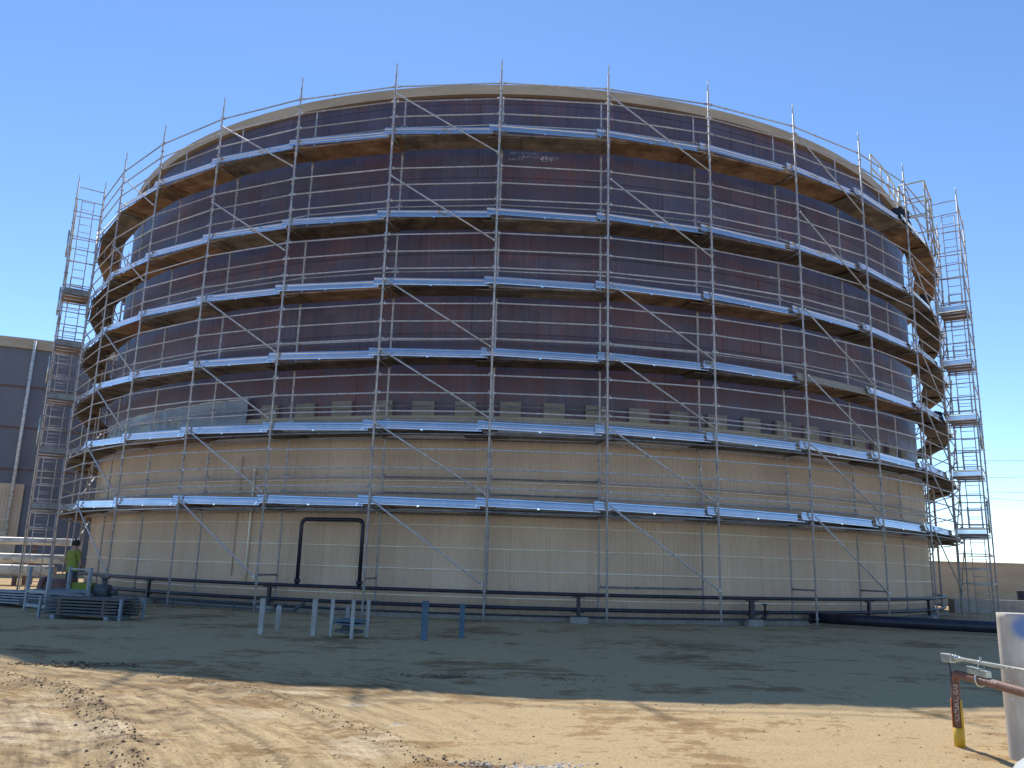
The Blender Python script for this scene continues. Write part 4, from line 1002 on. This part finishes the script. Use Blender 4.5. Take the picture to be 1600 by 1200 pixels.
def lagged_post_material():
    m, t, n, l, b = new_mat('dusty_white_wrap')
    tc = n.new('ShaderNodeTexCoord'); mp = n.new('ShaderNodeMapping'); mp.inputs['Scale'].default_value = (1,1,0.25); l.new(tc.outputs['Object'], mp.inputs[0])
    nz = n.new('ShaderNodeTexNoise'); nz.inputs['Scale'].default_value = 9; nz.inputs['Detail'].default_value = 7; l.new(mp.outputs[0], nz.inputs['Vector'])
    r = ramp(n, [(0.35,(0.46,0.40,0.33)),(0.6,(0.62,0.55,0.47)),(0.75,(0.74,0.68,0.60))]); l.new(nz.outputs['Fac'], r.inputs[0])
    # blue smudge of paint near the top
    vm = n.new('ShaderNodeVectorMath'); vm.operation = 'DISTANCE'; vm.inputs[1].default_value = (-0.03,-0.15,1.04)
    l.new(tc.outputs['Object'], vm.inputs[0])
    mr = n.new('ShaderNodeMapRange'); mr.interpolation_type = 'SMOOTHSTEP'; mr.inputs[1].default_value = 0.05; mr.inputs[2].default_value = 0.13; mr.inputs[3].default_value = 0.9; mr.inputs[4].default_value = 0
    l.new(vm.outputs['Value'], mr.inputs[0])
    q = n.new('ShaderNodeMix'); q.data_type = 'RGBA'; l.new(mr.outputs[0], q.inputs[0]); l.new(r.outputs[0], q.inputs[6]); q.inputs[7].default_value = (0.10,0.22,0.50,1)
    l.new(q.outputs[2], b.inputs['Base Color']); b.inputs['Roughness'].default_value = 0.75
    bp = n.new('ShaderNodeBump'); bp.inputs['Strength'].default_value = 0.4; l.new(nz.outputs['Fac'], bp.inputs['Height']); l.new(bp.outputs[0], b.inputs['Normal'])
    return m
def big_post():
    x0, y0 = 4.145+0.205, 7.27; r = 0.150; g = gz(x0, y0)
    mb = MB(); vs = []; n = 40; m = 30
    for j in range(m+1):
        z = g-0.1+(1.15-g+0.1)*j/m
        for k in range(n):
            t = 2*math.pi*k/n
            q = r*(1+0.02*noise.noise(Vector((math.cos(t)*2, math.sin(t)*2, z*3)))+0.008*math.sin(5*t+z*4))
            vs.append(Vector((x0+q*math.cos(t), y0+q*math.sin(t), z)))
    fs = [(j*n+k, j*n+(k+1) % n, (j+1)*n+(k+1) % n, (j+1)*n+k) for j in range(m) for k in range(n)] + [tuple(range(m*n, m*n+n))]
    mb.add(vs, fs); o = mb.build('bollard', lagged_post_material(), smooth=True, origin=(x0, y0, 0))
    tag(o, 'stout dusty white post with a blue paint smudge near its top, right edge', 'bollard')
    cu = bpy.data.curves.new('t', 'FONT'); cu.body = 'FILL'; cu.size = 0.10; cu.space_character = 1.15; ob = bpy.data.objects.new('t', cu); me = bpy.data.meshes.new_from_object(ob)
    mb = MB(); mb.add([(x0+(r*1.03)*math.cos(-2.55-(v.co.y)/r), y0+(r*1.03)*math.sin(-2.55-(v.co.y)/r), 0.62-v.co.x) for v in me.vertices], [tuple(p.vertices) for p in me.polygons])
    bpy.data.objects.remove(ob); mb.build('faded_stencil', 'conduit', o, origin=(x0,y0,0))
big_post()
mb = MB(); mb.lathe((3.87,5.90,-0.03), [(0.45,0),(0.45,0.05),(0.43,0.14),(0.38,0.22),(0.28,0.30),(0.15,0.345),(0.04,0.355)], 40)
o = mb.build('dome_cover', 'cap', smooth=True); tag(o, 'smooth white domed cover on the ground in the bottom right corner', 'cover')

# ------------------------------------------------------------------ far right things
mb = MB(); mb.box((31.0,37.3,0.26), (12.0,1.0,0), (-0.02,0.22,0), (0,0,0.30)); tag(mb.build('containment_wall', 'concrete', bevel=0.02), 'low grey concrete containment wall behind the right ladder tower', 'wall')
c = Vector((23.3,38.2,0.0)); root = tag(empty('drum', c), 'navy drum with a pale stripe far off at the right edge', 'drum')
mb = MB(); mb.lathe(c, [(0.26,0),(0.27,0.02),(0.27,0.3),(0.28,0.32),(0.27,0.34),(0.27,0.62),(0.28,0.64),(0.27,0.66),(0.27,0.92),(0.28,0.94),(0.25,0.94)], 24); mb.build('body', 'navy', root, smooth=True)
mb = MB(); mb.lathe(c, [(0.283,0.44),(0.283,0.50)], 24); mb.build('stripe', 'white_paint', root, smooth=True)
mb = MB(); mb.box((59,41.6,1.02), (46,-5.9,0), (0.02,0.15,0), (0,0,1.2)); bw = mb.build('boundary_wall', 'beige')
tag(bw, 'long low grey-tan wall far off on the horizon at right', 'wall')
mb = MB(); mb.box((59,41.6,2.26), (46.05,-5.91,0), (0.03,0.23,0), (0,0,0.04)); mb.build('coping', 'beige', bw)
G = 'power lines crossing the sky at right'
for k, (e0, e1, lab) in enumerate([(0.1213,0.1201,'highest of the four thin power lines right of the scaffold'),(0.1035,0.1036,'second highest thin power line right of the scaffold'),
                         (0.0885,0.0873,'third thin power line from the top right of the scaffold'),(0.0818,0.0788,'lowest thin power line, sagging away to the right')]):
    D = 110; pts = []
    for t in np.linspace(-3, 12, 40):
        az = math.radians(30.38+1.7*(t/3.0)*0.58*1.0); e = e0+(e1-e0)*t/1.0*0.58 if False else e0+(e1-e0)*(az-math.radians(30.4))/math.radians(1.7)
        s = 1.0; x = math.tan(az)
        y = 95.0; L_ = y*math.hypot(1, x)
        pts.append((x*y, y, EYE+e*L_))
    mb = MB(); mb.path(pts, 0.022, 6); tag(mb.build('power_line', 'wire', smooth=True), lab, 'power line', G)

# ------------------------------------------------------------------ loose clods, rubble and twigs
def clods(name, pts, mat, label, cat):
    ico = []
    phi = (1+5**.5)/2
    base = [Vector(v).normalized() for v in [(-1,phi,0),(1,phi,0),(-1,-phi,0),(1,-phi,0),(0,-1,phi),(0,1,phi),(0,-1,-phi),(0,1,-phi),(phi,0,-1),(phi,0,1),(-phi,0,-1),(-phi,0,1)]]
    F = [(0,11,5),(0,5,1),(0,1,7),(0,7,10),(0,10,11),(1,5,9),(5,11,4),(11,10,2),(10,7,6),(7,1,8),(3,9,4),(3,4,2),(3,2,6),(3,6,8),(3,8,9),(4,9,5),(2,4,11),(6,2,10),(8,6,7),(9,8,1)]
    xy = np.array([(p[0], p[1]) for p in pts]); H = height_fn(xy[:,0], xy[:,1]); mb = MB()
    for (x, y, s), h in zip(pts, H):
        sc = Vector((s*random.uniform(.7,1.3), s*random.uniform(.7,1.3), s*random.uniform(.45,.8)))
        an = random.uniform(0, 6.28); ca, sa = math.cos(an), math.sin(an)
        vs = []
        for b in base:
            q = b*random.uniform(.75,1.2); q = Vector((q.x*sc.x, q.y*sc.y, q.z*sc.z)); vs.append((x+q.x*ca-q.y*sa, y+q.x*sa+q.y*ca, h+q.z+sc.z*0.3))
        mb.add(vs, F)
    tag(mb.build(name, mat), label, cat, kind='stuff')
def along(tr, n, w, smin, smax):
    out = []; seg = [(Vector(a), Vector(b)) for a, b in zip(tr[:-1], tr[1:])]; Ls = [(b-a).length for a, b in seg]; tot = sum(Ls)
    for _ in range(n):
        t = random.uniform(0, tot); k = 0
        while t > Ls[k] and k < len(Ls)-1: t -= Ls[k]; k += 1
        a, b = seg[k]; p = a+(b-a)*(t/Ls[k]); out.append((p.x+random.gauss(0,w), p.y+random.gauss(0,w), smin*(smax/smin)**(random.random()**2.2)))
    return out
pts = along(TRACK_A[1:], 2400, 0.12, 0.0018, 0.017) + along(TRACK_B[1:], 1000, 0.07, 0.0016, 0.013)
pts += [(random.gauss(-5.7,0.4), random.gauss(11.55,0.1), random.uniform(.3,1)**4*.034+.003) for _ in range(420)]
pts += [(random.gauss(-0.75,0.35), random.gauss(11.3,0.12), random.uniform(.3,1)**4*.02+.003) for _ in range(260)]
pts += [(random.gauss(0.74,0.28), random.gauss(11.3,0.09), random.uniform(.3,1)**4*.014+.003) for _ in range(160)]
pts += [(random.gauss(-0.1,0.25), random.gauss(6.5,0.10), random.uniform(.3,1)**4*.014+.002) for _ in range(240)]
clods('dirt_clods', pts, 'dark_clod', 'dark crumbs of damp soil along the tyre tracks and patches', 'soil')
pts = []
for _ in range(2600):
    y = 4.5+16*random.random()**1.6; x = random.uniform(-0.72,0.72)*y; pts.append((x, y, 0.003+0.009*random.random()**4))
clods('pebbles', pts, 'clod', 'scattered dry pebbles and crumbs over the dirt yard', 'pebbles')
pts = [(random.gauss(0.28,0.17), random.gauss(6.52,0.05), random.uniform(.003,.012)) for _ in range(150)] + [(random.gauss(-1.48,0.14), random.gauss(9.05,0.05), random.uniform(.003,.008)) for _ in range(40)] + [(random.gauss(-0.95,0.06), random.gauss(8.0,0.04), random.uniform(.003,.010)) for _ in range(30)] + [(random.gauss(-0.16,0.08), random.gauss(6.55,0.03), random.uniform(.003,.011)) for _ in range(40)]
clods('rubble', pts, 'rubble', 'white crumbs of broken rubble at the bottom middle of the yard', 'rubble')
mb = MB()
for _ in range(34):
    if random.random() < 0.6: x, y = random.gauss(3.1,0.5), random.gauss(8.4,0.35)
    else: x, y = random.uniform(-3,4), random.uniform(6.4,10)
    a = random.gauss(0.5,0.5); L_ = random.uniform(.03,.14); h = gz(x, y)
    p = [Vector((x+L_*t*math.cos(a+0.5*t*random.uniform(-1,1)), y+L_*t*math.sin(a), h+0.008+0.01*random.random())) for t in (-.5,-.15,.2,.5)]
    mb.path(p, 0.0016, 5)
tag(mb.build('twigs', 'dark_clod'), 'thin dry twigs and stalks lying on the sunlit dirt at right', 'twigs', kind='stuff')
